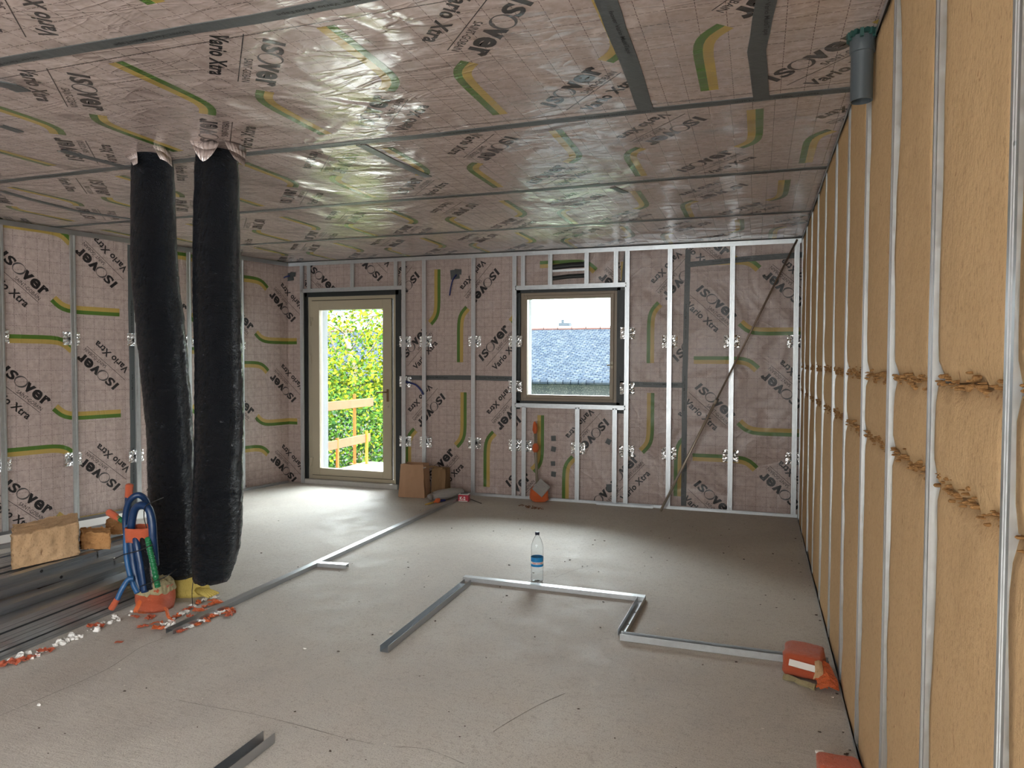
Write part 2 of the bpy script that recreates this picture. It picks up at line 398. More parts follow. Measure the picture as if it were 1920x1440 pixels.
region(mb, (DX1, WX0, 1.335, H+.01), (-3.975, 1.533), 1, far3, 1.0)
region(mb, (DX1, WX0, 0, 1.335), (-3.643, .106), 1, far3, 1.0)
region(mb, (WX0, WX1, 0, WZ0), (-2.711, -.133), 1, far3, 1.0)
region(mb, (WX0, WX1, WZ1, H+.01), (-2.29, 3.326), 0, far3)
region(mb, (WX1, -.72, 1.30, H+.01), (-1.795, 1.533), 1, far3, 1.0)
region(mb, (WX1, -.72, 0, 1.30), (-1.499, .137), 1, far3, 1.0)
region(mb, (-.72, W+.1, 0, 2.56), (-.62, 2.275), 0, far3)
region(mb, (-.72, W+.1, 2.56, H+.01), (-.70, 2.93), 0, far3)
mb.mi = 5      # masonry behind the foil, with its two openings
Y0, Y1 = MEM+.006, 7.88
for a, b in (((-6.2, Y0, -.1), (-5.33, Y1, 2.95)), ((-5.33, Y0, 2.335), (-4.085, Y1, 2.95)), ((-4.085, Y0, -.1), (-2.535, Y1, 2.95)),
             ((-2.535, Y0, -.1), (-1.43, Y1, 1.085)), ((-2.535, Y0, 2.31), (-1.43, Y1, 2.95)), ((-1.43, Y0, -.1), (.8, Y1, 2.95)), ((-5.33, Y0, -.1), (-4.085, Y1, .0))): mb.span(a, b)
mb.mi = 6      # dark sealing strips around the frames
for x0, x1, z0, z1 in ((DX0-.035, -5.325, 0, 2.4), (-4.09, DX1+.035, 0, 2.4), (DX0, DX1, 2.325, 2.41), (WX0-.02, -2.525, 1.0, 2.36), (-1.435, WX1+.055, .98, 2.4), (WX0, WX1, 2.3, 2.36), (WX0, WX1, 1.03, 1.095)):
    mb.span((x0, MEM-.003, z0), (x1, MEM+.02, z1))
wb = struct(mb.build('wall_back', FILM+[M_render, M_dark]))
tag(wb, 'far wall lined with pink printed foil around the glazed door and window')
mb = MB()
region(mb, (-6.2, -4.75, 0, H+.01), (-5.97, 2.2), 0, left3)
region(mb, (-4.75, -3.36, 0, H+.01), (-4.56, 2.6), 0, left3)
region(mb, (-3.36, -1.99, 0, H+.01), (-3.184, 2.44), 0, left3)
region(mb, (-1.99, -1.13, 0, H+.01), (-1.77, 2.37), 0, left3)
region(mb, (-1.13, SCN, 0, H+.01), S3O, 0, left3)
mb.mi = 0
mb.poly([left3(-11.2, 0, 0), left3(-6.2, 0, 0), left3(-6.2, H+.01, 0), left3(-11.2, H+.01, 0)], [(0, 0), (5, 0), (5, 2.76), (0, 2.76)])
mb.mi = 5; q = [lw(-11.4, 0, -.07), lw(.1, 0, -.07), lw(.1, 0, -.3), lw(-11.4, 0, -.3)]
for i in range(4):
    a, b = q[i], q[(i+1) % 4]; mb.poly([a-V((0,0,.1)), b-V((0,0,.1)), b+V((0,0,2.95)), a+V((0,0,2.95))])
wl = struct(mb.build('wall_left', FILM+[M_render])); tag(wl, 'left wall lined with pink printed foil, slanting away from the far corner')
mb = MB()
region(mb, (-8.3, W+.15, -.75, .7), (-3.4, .85-.75-.7), 1, ceil3, 1.0)
region(mb, (-8.3, W+.15, -2.15, -.75), (-2.68, -1.95), 1, ceil3, 1.0)
region(mb, (-8.3, W+.15, -3.55, -2.15), (-1.94, -3.36), 1, ceil3, 1.0)
region(mb, (-8.3, W+.15, -4.92, -3.55), (-1.46, -4.76), 1, ceil3, 1.0)
region(mb, (-8.3, W+.15, -6.30, -4.92), (-1.278, -6.24), 1, ceil3, 1.0)
region(mb, (-8.3, W+.15, -7.66, -6.30), (-1.60, -7.56), 1, ceil3, 1.0)
mb.mi = 0
mb.poly([ceil3(-8.3, .7, 0), ceil3(W+.15, .7, 0), ceil3(W+.15, 3.3, 0), ceil3(-8.3, 3.3, 0)], [(0, 0), (8, 0), (8, 2), (0, 2)])
mb.mi = 1
for y in (2.26, 3.47, 4.83, 6.22):
    for k in range(16): x = -8+.53*k; mb.poly([ceil3(x, -y+.004*math.sin(k*1.3), .001), ceil3(x+.53, -y+.004*math.sin(k*1.3+1.3), .001), ceil3(x+.53, -y+.0035+.004*math.sin(k*1.3+1.3), .001), ceil3(x, -y+.0035+.004*math.sin(k*1.3), .001)])
mb.mi = 5; mb.span((-8.6, -3.3, 2.77), (.9, 7.9, 3.0))
ce = struct(mb.build('ceiling', FILMC+[M_render])); tag(ce, 'ceiling of stretched pink printed foil with grey taped seams')
mb = MB(); mb.span((-8.6, -3.3, -.15), (.75, 7.9, 0)); fo = struct(mb.build('floor', M_floor)); tag(fo, 'bare dusty grey-beige concrete floor')
mb = MB()
for a, b in (((W+.1, -.8, 0), (W+.3, 7.9, 2.77)), ((W+.1, -3.3, 0), (W+.3, -2.8, 2.77)), ((W+.1, -2.8, 2.35), (W+.3, -.8, 2.77)), ((W+.1, -2.8, 0), (W+.3, -.8, .35))): mb.span(a, b)  # gap behind the camera is an added opening, lets light reach the left
struct(mb.build('wall_right', M_dark))
mb = MB()
for a, b in (((-8.6, -3.3, 0), (-2.9, -3.05, 2.77)), ((-1.5, -3.3, 0), (.8, -3.05, 2.77)), ((-2.9, -3.3, 2.3), (-1.5, -3.05, 2.77)), ((-2.9, -3.3, 0), (-1.5, -3.05, .5))): mb.span(a, b)  # unseen rear opening, added to even out the room's light
struct(mb.build('wall_rear', M_board))

# seam tapes: parts of the surface they are stuck to
def tape_strip(name, pts, width, to3, parent, eps=.003, words=True, seed=0, wob=.006):
    rng = random.Random(seed); P = [np.array(p, float) for p in pts]; L = [0]
    Q = []
    for a, b in zip(P, P[1:]):
        k = max(2, int(np.linalg.norm(b-a)/.12))
        for i in range(k): Q.append(a+(b-a)*i/k)
    Q.append(P[-1]); mbt = MB(); pr = None; off = 0
    for i, p in enumerate(Q):
        d = Q[min(i+1, len(Q)-1)]-Q[max(i-1, 0)]; d = d/np.linalg.norm(d); nn = np.array([-d[1], d[0]])
        off += rng.uniform(-1, 1)*wob*.5; off *= .85
        c = p+nn*off; cur = (c-nn*width/2, c+nn*width/2)
        if pr is not None:
            a, b = pr
            mbt.poly([to3(*a, eps), to3(*cur[0], eps), to3(*cur[1], eps), to3(*b, eps)])
            mbt.poly([to3(*a, eps), to3(*cur[0], eps), to3(*cur[0], 0), to3(*a, 0)]); mbt.poly([to3(*b, eps), to3(*cur[1], eps), to3(*cur[1], 0), to3(*b, 0)])
        pr = cur
    if words:
        mbt.mi = 1; tt = TAPEWORD; a, b = P[0], P[-1]; Ln = np.linalg.norm(b-a); d = (b-a)/Ln; nn = np.array([-d[1], d[0]]); sx = .25
        while sx+.4 < Ln:
            j = min(range(len(Q)), key=lambda q: abs(np.dot(Q[q]-a, d)-sx))
            for t3 in tt: mbt.poly([to3(*(a+d*(sx+p[0])+nn*(p[1]+np.dot(Q[j]-a, nn))), eps+.0008) for p in t3])
            sx += .75
    return mbt.build(name, [M_tape, M_tapeink], parent)
TAPEWORD = fit(text_tris('Isover Vario MultiTape', .01), 0, .36, -.010, .014)
for i, y in enumerate((.75, 2.15, 3.55, 4.92, 6.30)):
    tape_strip('seam_tape', [(W+.1, -y), (-.6, -y+.01), (-1.6, -y-.01), (-3.2, -y+.012), (-5, -y), (-8, -y)], .062, ceil3, ce, seed=i)
tape_strip('seam_tape', [(-.56, -.75), (-.50, -2.4), (-.53, -3.53)], .075, ceil3, ce, eps=.0045, seed=11)
tape_strip('seam_tape', [(.03, -.75), (.01, -2.6), (-.02, -3.0), (.0, -3.56)], .07, ceil3, ce, eps=.0045, seed=12)
E1 = lambda px, py: (lambda p: (p.x, -p.y))(fl(px, py, 2.757))
for k, (pp, wd_) in enumerate((([(676, 272), (730, 300), (802, 332)], .06), ([(0, 158), (22, 162), (45, 172)], .075), ([(0, 236), (18, 241), (38, 248)], .05),
        ([(112, 282), (160, 295), (200, 305), (250, 318)], .055), ([(0, 358), (60, 375), (140, 395), (250, 412)], .06), ([(1150, 352), (1172, 362)], .05))):
    tape_strip('seam_tape', [E1(*p) for p in pp], wd_, ceil3, ce, eps=.0045, words=(k in (4,)), seed=20+k)
tape_strip('seam_tape', [(XC, -MEM+.05), (-3, -MEM+.055), (-1.5, -MEM+.06), (W, -MEM+.05)], .05, ceil3, ce, words=False, seed=30, wob=.02)
tape_strip('seam_tape', [(-.715, .03), (-.72, 1.3), (-.70, 2.7)], .055, far3, wb, seed=40)
tape_strip('seam_tape', [(DX1+.03, 1.34), (-3.1, 1.345), (WX0, 1.335)], .055, far3, wb, seed=41)
tape_strip('seam_tape', [(WX1, 1.30), (-.74, 1.295)], .055, far3, wb, seed=42)
tape_strip('seam_tape', [(-.70, 2.545), (-.2, 2.575), (W+.02, 2.60)], .055, far3, wb, eps=.0045, seed=43)
tape_strip('seam_tape', [(-1.37, 2.3), (-1.33, 2.7)], .06, far3, wb, eps=.0045, words=False, seed=44)
tape_strip('seam_tape', [(-1.99, .03), (-1.985, 2.7)], .075, left3, wl, seed=45)
tape_strip('seam_tape', [(-3.36, .03), (-3.36, 2.7)], .06, left3, wl, seed=46)
tape_strip('seam_tape', [(-1.13, .03), (-1.13, 2.7)], .05, left3, wl, seed=47)
# torn foil flaps round the two duct penetrations
def flap(pts, name='torn_flap', ink=()):
    m_ = MB(); n = len(m_.v)
    rows = [smooth_path(r, 3) for r in pts]; k = min(len(r) for r in rows)
    for i in range(len(rows)-1):
        for j in range(k-1):
            m_.mi = 0
            m_.poly([rows[i][j], rows[i][j+1], rows[i+1][j+1], rows[i+1][j]], [(rows[i][j].x, rows[i][j].z), (rows[i][j+1].x, rows[i][j+1].z), (rows[i+1][j+1].x, rows[i+1][j+1].z), (rows[i+1][j].x, rows[i+1][j].z)])
    o = m_.build(name, FILMC, ce, smooth=True); sm = o.modifiers.new('thickness', 'SOLIDIFY'); sm.thickness = .0015; return o
flap([[at(280, 262, 3.28), at(300, 262, 3.30), at(318, 285, 3.34)], [at(290, 280, 3.22), at(305, 285, 3.23), at(322, 300, 3.27)], [at(300, 298, 3.2), at(312, 303, 3.21), at(323, 313, 3.25)]])
flap([[at(345, 240, 3.3), at(380, 250, 3.32), at(415, 262, 3.34)], [at(358, 270, 3.22), at(382, 280, 3.22), at(406, 278, 3.25)], [at(368, 288, 3.2), at(381, 303, 3.19), at(398, 290, 3.22)]])
flap([[at(418, 258, 3.3), at(438, 262, 3.34), at(462, 280, 3.4)], [at(428, 280, 3.24), at(445, 288, 3.27), at(460, 298, 3.33)], [at(440, 298, 3.21), at(452, 307, 3.25), at(458, 313, 3.3)]])
flap([[at(232, 292, 3.36), at(240, 286, 3.34), at(256, 280, 3.3)], [at(245, 300, 3.32), at(252, 297, 3.3), at(258, 296, 3.27)], [at(250, 310, 3.3), at(255, 308, 3.28), at(258, 306, 3.26)]])

# ------------------------------------------------------------------ glazed door and window (beige frames)
def frame_ring(m_, x0, x1, z0, z1, w, y0, y1, wb_=None, wt=None):
    wb_ = wb_ or w; wt = wt or w
    m_.span((x0, y0, z0), (x0+w, y1, z1)); m_.span((x1-w, y0, z0), (x1, y1, z1)); m_.span((x0+w, y0, z1-wt), (x1-w, y1, z1)); m_.span((x0+w, y0, z0), (x1-w, y1, z0+wb_))
def bevel(o, w=.003):
    b = o.modifiers.new('soft_edges', 'BEVEL'); b.width = w; b.segments = 2; b.limit_method = 'ANGLE'; return o
FY = 7.675
dr = empty('door_1', (-4.71, FY, .05)); struct(dr); tag(dr, 'beige framed glazed terrace door in the far wall')
m_ = MB(); frame_ring(m_, -5.325, -4.09, .055, 2.33, .045, FY, 7.76); bevel(m_.build('door_frame', M_beige, dr))
m_ = MB(); frame_ring(m_, -5.284, -4.155, .10, 2.285, .008, FY+.012, 7.74); m_.build('gasket', M_seal, dr)
m_ = MB(); frame_ring(m_, -5.276, -4.163, .108, 2.277, .112, FY-.012, 7.735, .085, .115); leaf = bevel(m_.build('door_leaf', M_beige, dr))
m_ = MB(); m_.span((-5.17, 7.70, .185), (-4.27, 7.724, 2.17)); m_.build('glass_pane', M_glass, leaf)
for z in (2.02, 1.55, .27):
    m_ = MB(); m_.tube([(-5.287, FY-.022, z-.055), (-5.287, FY-.022, z+.055)], .011, 10); m_.span((-5.31, FY-.02, z+.01), (-5.255, FY-.008, z+.055)); m_.span((-5.31, FY-.02, z-.05), (-5.287, FY-.004, z-.01)); bevel(m_.build('hinge', M_beige, leaf), .002)
m_ = MB(); hx = -4.205; m_.box((hx, FY-.017, 1.12), (.028, .012, .15)); m_.tube([(hx, FY-.02, 1.16), (hx, FY-.06, 1.16)], .009, 10); m_.tube([(hx, FY-.06, 1.16), (hx-.05, FY-.065, 1.16), (hx-.125, FY-.06, 1.155)], [.010, .009, .008], 10); bevel(m_.build('door_handle', M_brass, leaf), .002)
m_ = MB(); m_.tube([(hx, FY-.03, .985), (hx, FY-.012, .985)], .012, 14); m_.build('lock_cylinder', M_beige, leaf)
m_ = MB(); m_.span((-5.36, 7.60, 0), (-4.05, 7.76, .055)); bevel(m_.build('threshold', M_conc, dr))
m_ = MB(); m_.span((-5.33, 7.765, 0), (-5.195, 7.90, 2.34)); m_.build('outer_jamb', M_jamb, dr)
wi = empty('window_1', (-1.98, FY, 1.08)); struct(wi); tag(wi, 'beige framed window with a slate roof beyond')
m_ = MB(); frame_ring(m_, -2.528, -1.437, 1.088, 2.305, .035, FY, 7.76); bevel(m_.build('window_frame', M_beigew, wi))
m_ = MB(); frame_ring(m_, -2.497, -1.468, 1.119, 2.274, .006, FY+.012, 7.74); m_.build('gasket', M_seal, wi)
m_ = MB(); frame_ring(m_, -2.492, -1.473, 1.124, 2.269, .040, FY-.012, 7.735); sash = bevel(m_.build('sash', M_beigew, wi))
m_ = MB(); m_.span((-2.456, 7.70, 1.16), (-1.509, 7.724, 2.233)); m_.build('glass_pane', M_glass, sash)
m_ = MB(); m_.box((-1.488, FY-.018, 1.50), (.022, .012, .075)); m_.tube([(-1.488, FY-.022, 1.50), (-1.488, FY-.05, 1.50), (-1.535, FY-.052, 1.498)], .008, 8); m_.build('window_handle', M_beige, sash)
m_ = MB(); m_.span((-2.535, 7.765, 1.09), (-2.47, 7.90, 2.31)); m_.build('outer_jamb', M_jamb, wi)

# ------------------------------------------------------------------ metal studs
FUR = [(-.018, .016), (-.0235, .017), (-.0235, 0), (-.009, 0), (-.0075, .0018), (.0075, .0018), (.009, 0), (.0235, 0), (.0235, .017), (.018, .016)]
CST = [(-.019, .048), (-.024, .05), (-.024, 0), (-.011, 0), (-.0095, .002), (-.003, .002), (-.0015, 0), (.0015, 0), (.003, .002), (.0095, .002), (.011, 0), (.024, 0), (.024, .05), (.019, .048)]
def foil_patch(parent, P, ex, ey, w=.155, h=.125, seed=0):
    rng = random.Random(seed); n = 14; m_ = MB(); g = []
    P, ex, ey = V(P), V(ex), V(ey)
    k = rng.randint(9, 13); ph = rng.uniform(0, 6)
    for i in range(n+1):
        for j in range(n+1):
            a, b = (i/n-.5), (j/n-.5); ang = math.atan2(b, a); r = max(abs(a), abs(b))*2
            d = .004+.013*abs(math.sin(ang*k/2+ph+2*r*noise.noise(V((a*3, b*3, seed)))))*min(1, r*1.6)*(1.25-r*.7)+.008*abs(noise.noise(V((a*11, b*11, seed*3.1))))
            j_ = .004*noise.noise(V((i*.7, j*.7, seed+5)))
            g.append(P + ex*(a*w+j_) + V((0, 0, 1))*(b*h+j_) - ey*d)
    for i in range(n):
        for j in range(n):
            q = i*(n+1)+j; m_.poly([g[q], g[q+n+1], g[q+n+2], g[q+1]])
    o = m_.build('foil_patch', M_foil, parent); o['label'] = 'crinkled shiny silver foil square'; return o
M_foil = mat('silver_foil', (.96, .96, .96), .24, 1.0)
def upright(name, label, P0, z0, z1, ex, ey, prof, m, patches=(), group=None, seed=0, tilt=0.0, shift=.0):
    P0, ex, ey = V(P0), V(ex), V(ey)
    m_ = MB(); up = ex*tilt
    m_.sheet(prof, P0+V((0, 0, z0)), P0+V((0, 0, z1))+up, ex, ey)
    o = m_.build(name, m); tag(o, label, 'metal stud', group)
    for i, z in enumerate(patches):
        foil_patch(o, P0+ey*.059+V((0, 0, z))+ex*(tilt*z/H+shift), ex, ey, seed=seed*7+i)
        b = MB(); b.box(tuple(P0+ey*.036+V((0, 0, z))), (.030, .05, .03), rot=Matrix((ex, ey, V((0, 0, 1)))).transposed()); b.build('support_clip', M_hole, o)
    return o
EXF, EYF = (1, 0, 0), (0, 1, 0)
GF = 'thin galvanised studs in front of the far wall'
full = [(-5.365, 'on the left edge of the glazed door', ()), (-3.957, 'on the right edge of the glazed door', (1.765, 1.29, .58)), (-3.69, 'second to the right of the glazed door', (1.765, .585)),
        (-3.072, 'passing beside the grey cable tape, midway between door and window', (1.762, .595)), (-2.578, 'on the left edge of the window', (1.76, 1.255, .588)),
        (-1.318, 'on the right edge of the window', (1.84, 1.25, .58)), (-.872, 'between the window and the vertical grey seam tape', (1.75, .575)),
        (-.252, 'crossed by the leaning telescopic pole', (1.748, .578)), (.352, 'in the far right corner beside the tan insulation', (1.745, .58))]
for i, (x, w_, pt) in enumerate(full):
    upright('metal_stud', 'tall galvanised stud '+w_, (x, D, 0), .004, 2.745, EXF, EYF, FUR, M_galz, pt, GF, seed=i+1, tilt=-.004 if x > -1 else 0)
shorts = [(-5.262, 2.42, 2.745, 'above the glazed door, at the left end', ()), (-4.648, 2.42, 2.745, 'above the middle of the glazed door', ()), (-4.06, 2.42, 2.745, 'above the glazed door, at the right end', ()),
          (-2.478, 2.375, 2.745, 'above the window, leftmost of four', ()), (-2.165, 2.375, 2.745, 'above the window, left of the foil pipe crosspiece', ()), (-1.758, 2.375, 2.745, 'above the window, right of the foil pipe crosspiece', ()), (-1.440, 2.375, 2.745, 'above the window, rightmost of four', ()),
          (-2.462, .004, 1.04, 'below the window, beside the orange-tipped scraper', (.588,)), (-1.850, .004, 1.04, 'below the middle of the window', (.588,)), (-1.440, .004, 1.04, 'below the right end of the window', ())]
for i, (x, z0, z1, w_, pt) in enumerate(shorts):
    upright('short_metal_stud', 'short galvanised stud '+w_, (x, D, 0), z0, z1, EXF, EYF, FUR, M_galz, pt, 'short studs above and below the openings', seed=30+i)
def rail(name, label, A, B, ex, ey, prof, m, group=None):
    m_ = MB(); m_.sheet(prof, A, B, ex, ey); o = m_.build(name, m); tag(o, label, 'metal rail', group); return o
UTOP = [(-.046, -.006), (0, -.006), (0, .02), (-.03, .02)]      # along z, depth
UPZ = (0, 0, 1)
rail('ceiling_rail', 'galvanised rail along the top of the far wall', (-5.56, D, 2.75), (W, D, 2.75), UPZ, EYF, [(-.045, -.004), (0, -.004), (0, .022), (-.028, .022)], M_galx)
rail('floor_rail', 'galvanised floor rail between the paper bag and the orange-tipped scraper', (-3.92, D, 0), (-2.33, D, 0), UPZ, EYF, [(.028, -.004), (0, -.004), (0, .022), (.028, .022)], M_galx)
rail('floor_rail', 'galvanised floor rail running from the scraper to the far right corner', (-2.32, D, 0), (W, D, 0), UPZ, EYF, [(.028, -.004), (0, -.004), (0, .022), (.028, .022)], M_galx)
rail('loose_rail', 'loose galvanised strip lying along the far floor rail below the window', (-1.62, D-.045, .003), (-1.02, D-.045, .003), UPZ, EYF, [(.022, -.01), (0, -.01), (0, .012), (.022, .012)], M_galx)
rail('header_rail', 'galvanised crosspiece above the glazed door', (-5.385, D, 2.40), (-3.965, D, 2.40), UPZ, EYF, FUR, M_galx)
rail('header_rail', 'galvanised crosspiece above the window', (-2.575, D, 2.352), (-1.325, D, 2.352), UPZ, EYF, FUR, M_galx)
rail('sill_rail', 'galvanised crosspiece below the window', (-2.575, D, 1.046), (-1.325, D, 1.046), UPZ, EYF, FUR, M_galx)
rail('short_crosspiece', 'short pale crosspiece between two short studs above the window', (-2.14, D+.004, 2.525), (-1.78, D+.004, 2.53), UPZ, EYF, [(-.012, 0), (.012, 0), (.012, .012)], M_galx)
m_ = MB()
for zz, rr in ((2.585, .030), (2.465, .024)): m_.tube([(-2.15, MEM-.012, zz-.015), (-1.96, MEM-.014, zz), (-1.77, MEM-.012, zz+.004)], rr, 10)
tag(m_.build('sleeve_pipe', M_dark), 'dark taped sleeve in the foil above the window', 'pipe sleeve')
EXL, EYL = V((T2[0], T2[1], 0)), V((-N2[0], -N2[1], 0))
lst = [(-3.19, 'cut by the left picture edge beside the tan block', (1.744, .614)), (-2.585, 'between the tan fibre block and the vertical grey tape', (1.737, .594)), (-1.965, 'beside the vertical grey tape left of the black ducts', (1.742, .551)),
       (-1.375, 'showing between the two black ducts', (1.741, .6)), (-.69, 'just right of the two black ducts', (1.70,))]
for i, (s, w_, pt) in enumerate(lst):
    upright('metal_stud', 'left wall stud '+w_, lw(s, 0), .004, 2.745, EXL, EYL, FUR, M_galz, pt, 'thin studs in front of the left wall', seed=60+i)
rail('ceiling_rail', 'galvanised rail along the top of the left wall', lw(-7, H), lw(-.02, H), UPZ, EYL, [(-.045, -.004), (0, -.004), (0, .022), (-.028, .022)], M_galy)
rail('floor_rail', 'galvanised floor rail along the left wall', lw(-7, 0), lw(-.02, 0), UPZ, EYL, [(.03, -.02), (.03, -.004), (0, -.004), (0, .022), (.028, .022)], M_galy)
# right wall: studs and wood-fibre batts
SY = [7.50, 6.90, 6.24, 5.61, 4.98, 4.34, 3.75, 3.14, 2.54, 1.955, 1.385, .79]
ORD = ['in the far right corner', 'twelfth', 'eleventh', 'tenth', 'ninth', 'eighth', 'seventh', 'sixth', 'fifth', 'fourth', 'third', 'second', 'nearest']
nth = ['nearest', 'second', 'third', 'fourth', 'fifth', 'sixth', 'seventh', 'eighth', 'ninth', 'tenth', 'eleventh']
vis = SY[:-1]
for i, y in enumerate(SY):
    k = len(vis)-1-i
    lb = 'galvanised stud of the right wall, ' + ((nth[k]+' to the camera' if k == 0 else nth[k]+' counting away from the camera') if 0 <= k < 10 else ('in the far right corner' if i == 0 else 'just outside the right picture edge'))
    o = upright('wall_stud', lb, (W, y, 0), .004, 2.74, (0, 1, 0), (1, 0, 0), CST, M_galz, (), 'studs of the right wall')
    for z in (.62, 1.9): m_ = MB(); m_.box((W+.0006, y, z), (.0012, .007, .007)); m_.build('screw', M_galz, o)
rail('floor_rail', 'galvanised floor rail under the tan insulation of the right wall', (W, -.75, 0), (W, 7.56, 0), UPZ, (1, 0, 0), [(.016, -.004), (0, -.004), (0, .004), (.016, .004)], M_galy)
rail('ceiling_rail', 'galvanised rail above the tan insulation of the right wall', (W, -.75, H), (W, 7.56, H), UPZ, (1, 0, 0), [(-.022, -.004), (0, -.004), (0, .05), (-.03, .05)], M_galy)
def batt(y0, y1, z0, z1, seed):
    ny = 12; nz = max(5, int((z1-z0)/.045)); m_ = MB(); rng = random.Random(seed); G = []
    ph = rng.uniform(0, 9); bul = rng.uniform(.0, .006)
    for j in range(nz+1):
        for i in range(ny+1):
            a, b = i/ny, j/nz; y = y0+(y1-y0)*a; z = z0+(z1-z0)*b
            e = (y1-y0)*min(a, 1-a); ez = (z1-z0)*min(b, 1-b)
            big = noise.noise(V((y*2.2, z*1.7, seed*3.7))); md = noise.noise(V((y*9, z*7, seed*1.3)))
            d = .008 - bul - .007*big - .0035*md
            d += .006*math.exp(-(1-a)*(y1-y0)/.022)*(1+.9*noise.noise(V((0, z*2.3, seed)))) + .003*math.exp(-a*(y1-y0)/.02)
            rg = abs(noise.noise(V((y*16, z*3, seed+9))))
            d += (.005+.030*rg)*math.exp(-ez/.02)*(0 if (z0 < .1 and b < .5) or (z1 > 2.6 and b > .5) else 1)
            yy = y - (.010*noise.noise(V((z*3.5, seed*2.1, 0)))+.001 if i == ny else 0)
            zz = z + ((.016*noise.noise(V((y*12, seed, 2)))) if j in (0, nz) and 0.1 < z < 2.6 else 0)
            G.append((W+max(.001, d), yy, zz))
    n = len(m_.v); m_.v += G; w = ny+1
    for j in range(nz):
        for i in range(ny): m_.face([n+j*w+i, n+j*w+i+1, n+(j+1)*w+i+1, n+(j+1)*w+i])
    # edges and back
    rim = [i for i in range(w)] + [j*w+ny for j in range(1, nz+1)] + [nz*w+i for i in range(ny-1, -1, -1)] + [j*w for j in range(nz-1, 0, -1)]
    b0 = len(m_.v)
    for r in rim: g = G[r]; m_.v.append((W+.075, g[1], g[2]))
    for k in range(len(rim)): k2 = (k+1) % len(rim); m_.face([n+rim[k], b0+k, b0+k2, n+rim[k2]])
    m_.face([b0+k for k in range(len(rim))])
    return m_.build('insulation_batt', M_fibre, smooth=True)
bays = [(SY[i+1]+.0245, SY[i]-.0245) for i in range(len(SY)-1)] + [(.21, .765)]
for bi, (y0, y1) in enumerate(bays):
    k = len(bays)-2-bi
    w_ = 'just outside the right picture edge' if k < 0 else (('in the nearest bay' if k == 0 else 'in the '+nth[k]+' bay from the camera') if k < 10 else 'in the farthest bay')
    fm = MB(); fr = random.Random(bi*5+1)
    for zj in (1.265, 1.496):
        yy = y0+.01
        while yy < y1-.01:
            if fr.random() < .8:
                q = fr.uniform(.0025, .009)*(2.0 if fr.random() < .09 else 1); n0 = len(fm.v); zz_ = zj+fr.gauss(0, .009)+.008*math.sin(yy*30+bi)-(.02*fr.random() if q > .014 else 0)
                for lv, (rr_, xx_) in enumerate(((1, .012), (.8, .0), (.3, -.003))):
                    for k_ in range(7): a_ = k_*.9+fr.uniform(-.2, .2); fm.v.append((W+.006+xx_, yy+q*rr_*math.cos(a_)*fr.uniform(.6, 1.3), zz_+q*.6*rr_*math.sin(a_)*fr.uniform(.6, 1.3)))
                for lv in range(2):
                    for k_ in range(7): fm.face([n0+lv*7+k_, n0+lv*7+(k_+1) % 7, n0+lv*7+7+(k_+1) % 7, n0+lv*7+7+k_])
                fm.face([n0+14+k_ for k_ in range(7)])
            yy += fr.uniform(.002, .016)
    for nm, z0, z1 in (('lower', .003, 1.262), ('narrow middle', 1.268, 1.492), ('upper', 1.500, 2.735)):
        bt_ = batt(y0, y1, z0, z1, bi*3+len(nm))
        if nm == 'narrow middle': fo_ = fm.build('frayed_fibres', M_fray, bt_); fo_['kind'] = 'stuff'; fo_['label'] = 'darker brown frayed fibres along the joints'
        tag(bt_, nm+' tan insulation piece '+w_+', right wall', 'insulation', 'tan fibre insulation pieces of the right wall')
# ------------------------------------------------------------------ black insulated ducts hanging from the ceiling
def duct(name, label, pts, seed, bottom_cut):
    P = [at(x, y, Y) for x, y, Y, r in pts]; R0 = [r/FPX*((q-CAMP).dot(F_)) for q, (_, _, _, r) in zip(P, pts)]
    path = smooth_path(P, 22); rr = lerps(R0, 22)
    def fn(i, a):
        z = i*.22
        return 1+.010*abs(noise.noise(V((math.cos(a)*7, math.sin(a)*7, z*2.8+5+seed))))*2+.035*noise.noise(V((math.cos(a)*1.6, math.sin(a)*1.6, z*.55+seed)))+.020*noise.noise(V((math.cos(a)*4, math.sin(a)*4, z*1.9+seed)))+.012*noise.noise(V((math.cos(a)*9+z, math.sin(a)*9, z*4)))
    m_ = MB(); m_.tube(path, rr, 72, True, fn); o = m_.build(name, M_black, smooth=True)
    tag(o, label, 'duct', None)
    # gathered tail of the wrapping
    e = path[-1]; m_ = MB(); k = 34; r = rr[-1]; g = []
    for lv, (rz, dz) in enumerate(((.97, .03), (1.0, -.02), (.90, -.045))):
        g.append([e+V((math.cos(2*math.pi*j/k)*r*rz*(1+.08*noise.noise(V((j*.9, lv, seed)))), math.sin(2*math.pi*j/k)*r*rz, dz+.015*noise.noise(V((j*.7, lv*2, seed+3)))*(lv > 0))) for j in range(k)])
    for a, b in zip(g, g[1:]):
        for j in range(k): m_.poly([a[j], a[(j+1) % k], b[(j+1) % k], b[j]])
    o2 = m_.build('wrapping_hem', M_black, o, smooth=True); s = o2.modifiers.new('thickness', 'SOLIDIFY'); s.thickness = .002
    return o
d1 = duct('wrapped_duct', 'left of two black plastic-wrapped ducts hanging from the ceiling, behind the conduits',
     [(283, 272, 3.40, 24), (286, 300, 3.41, 34), (287, 340, 3.42, 37), (290, 500, 3.46, 40), (300, 600, 3.50, 41), (309, 700, 3.54, 41.5), (318, 800, 3.58, 40), (323, 900, 3.62, 41), (328, 980, 3.64, 44), (331, 1040, 3.65, 42), (333, 1066, 3.65, 36)], 3, 0)
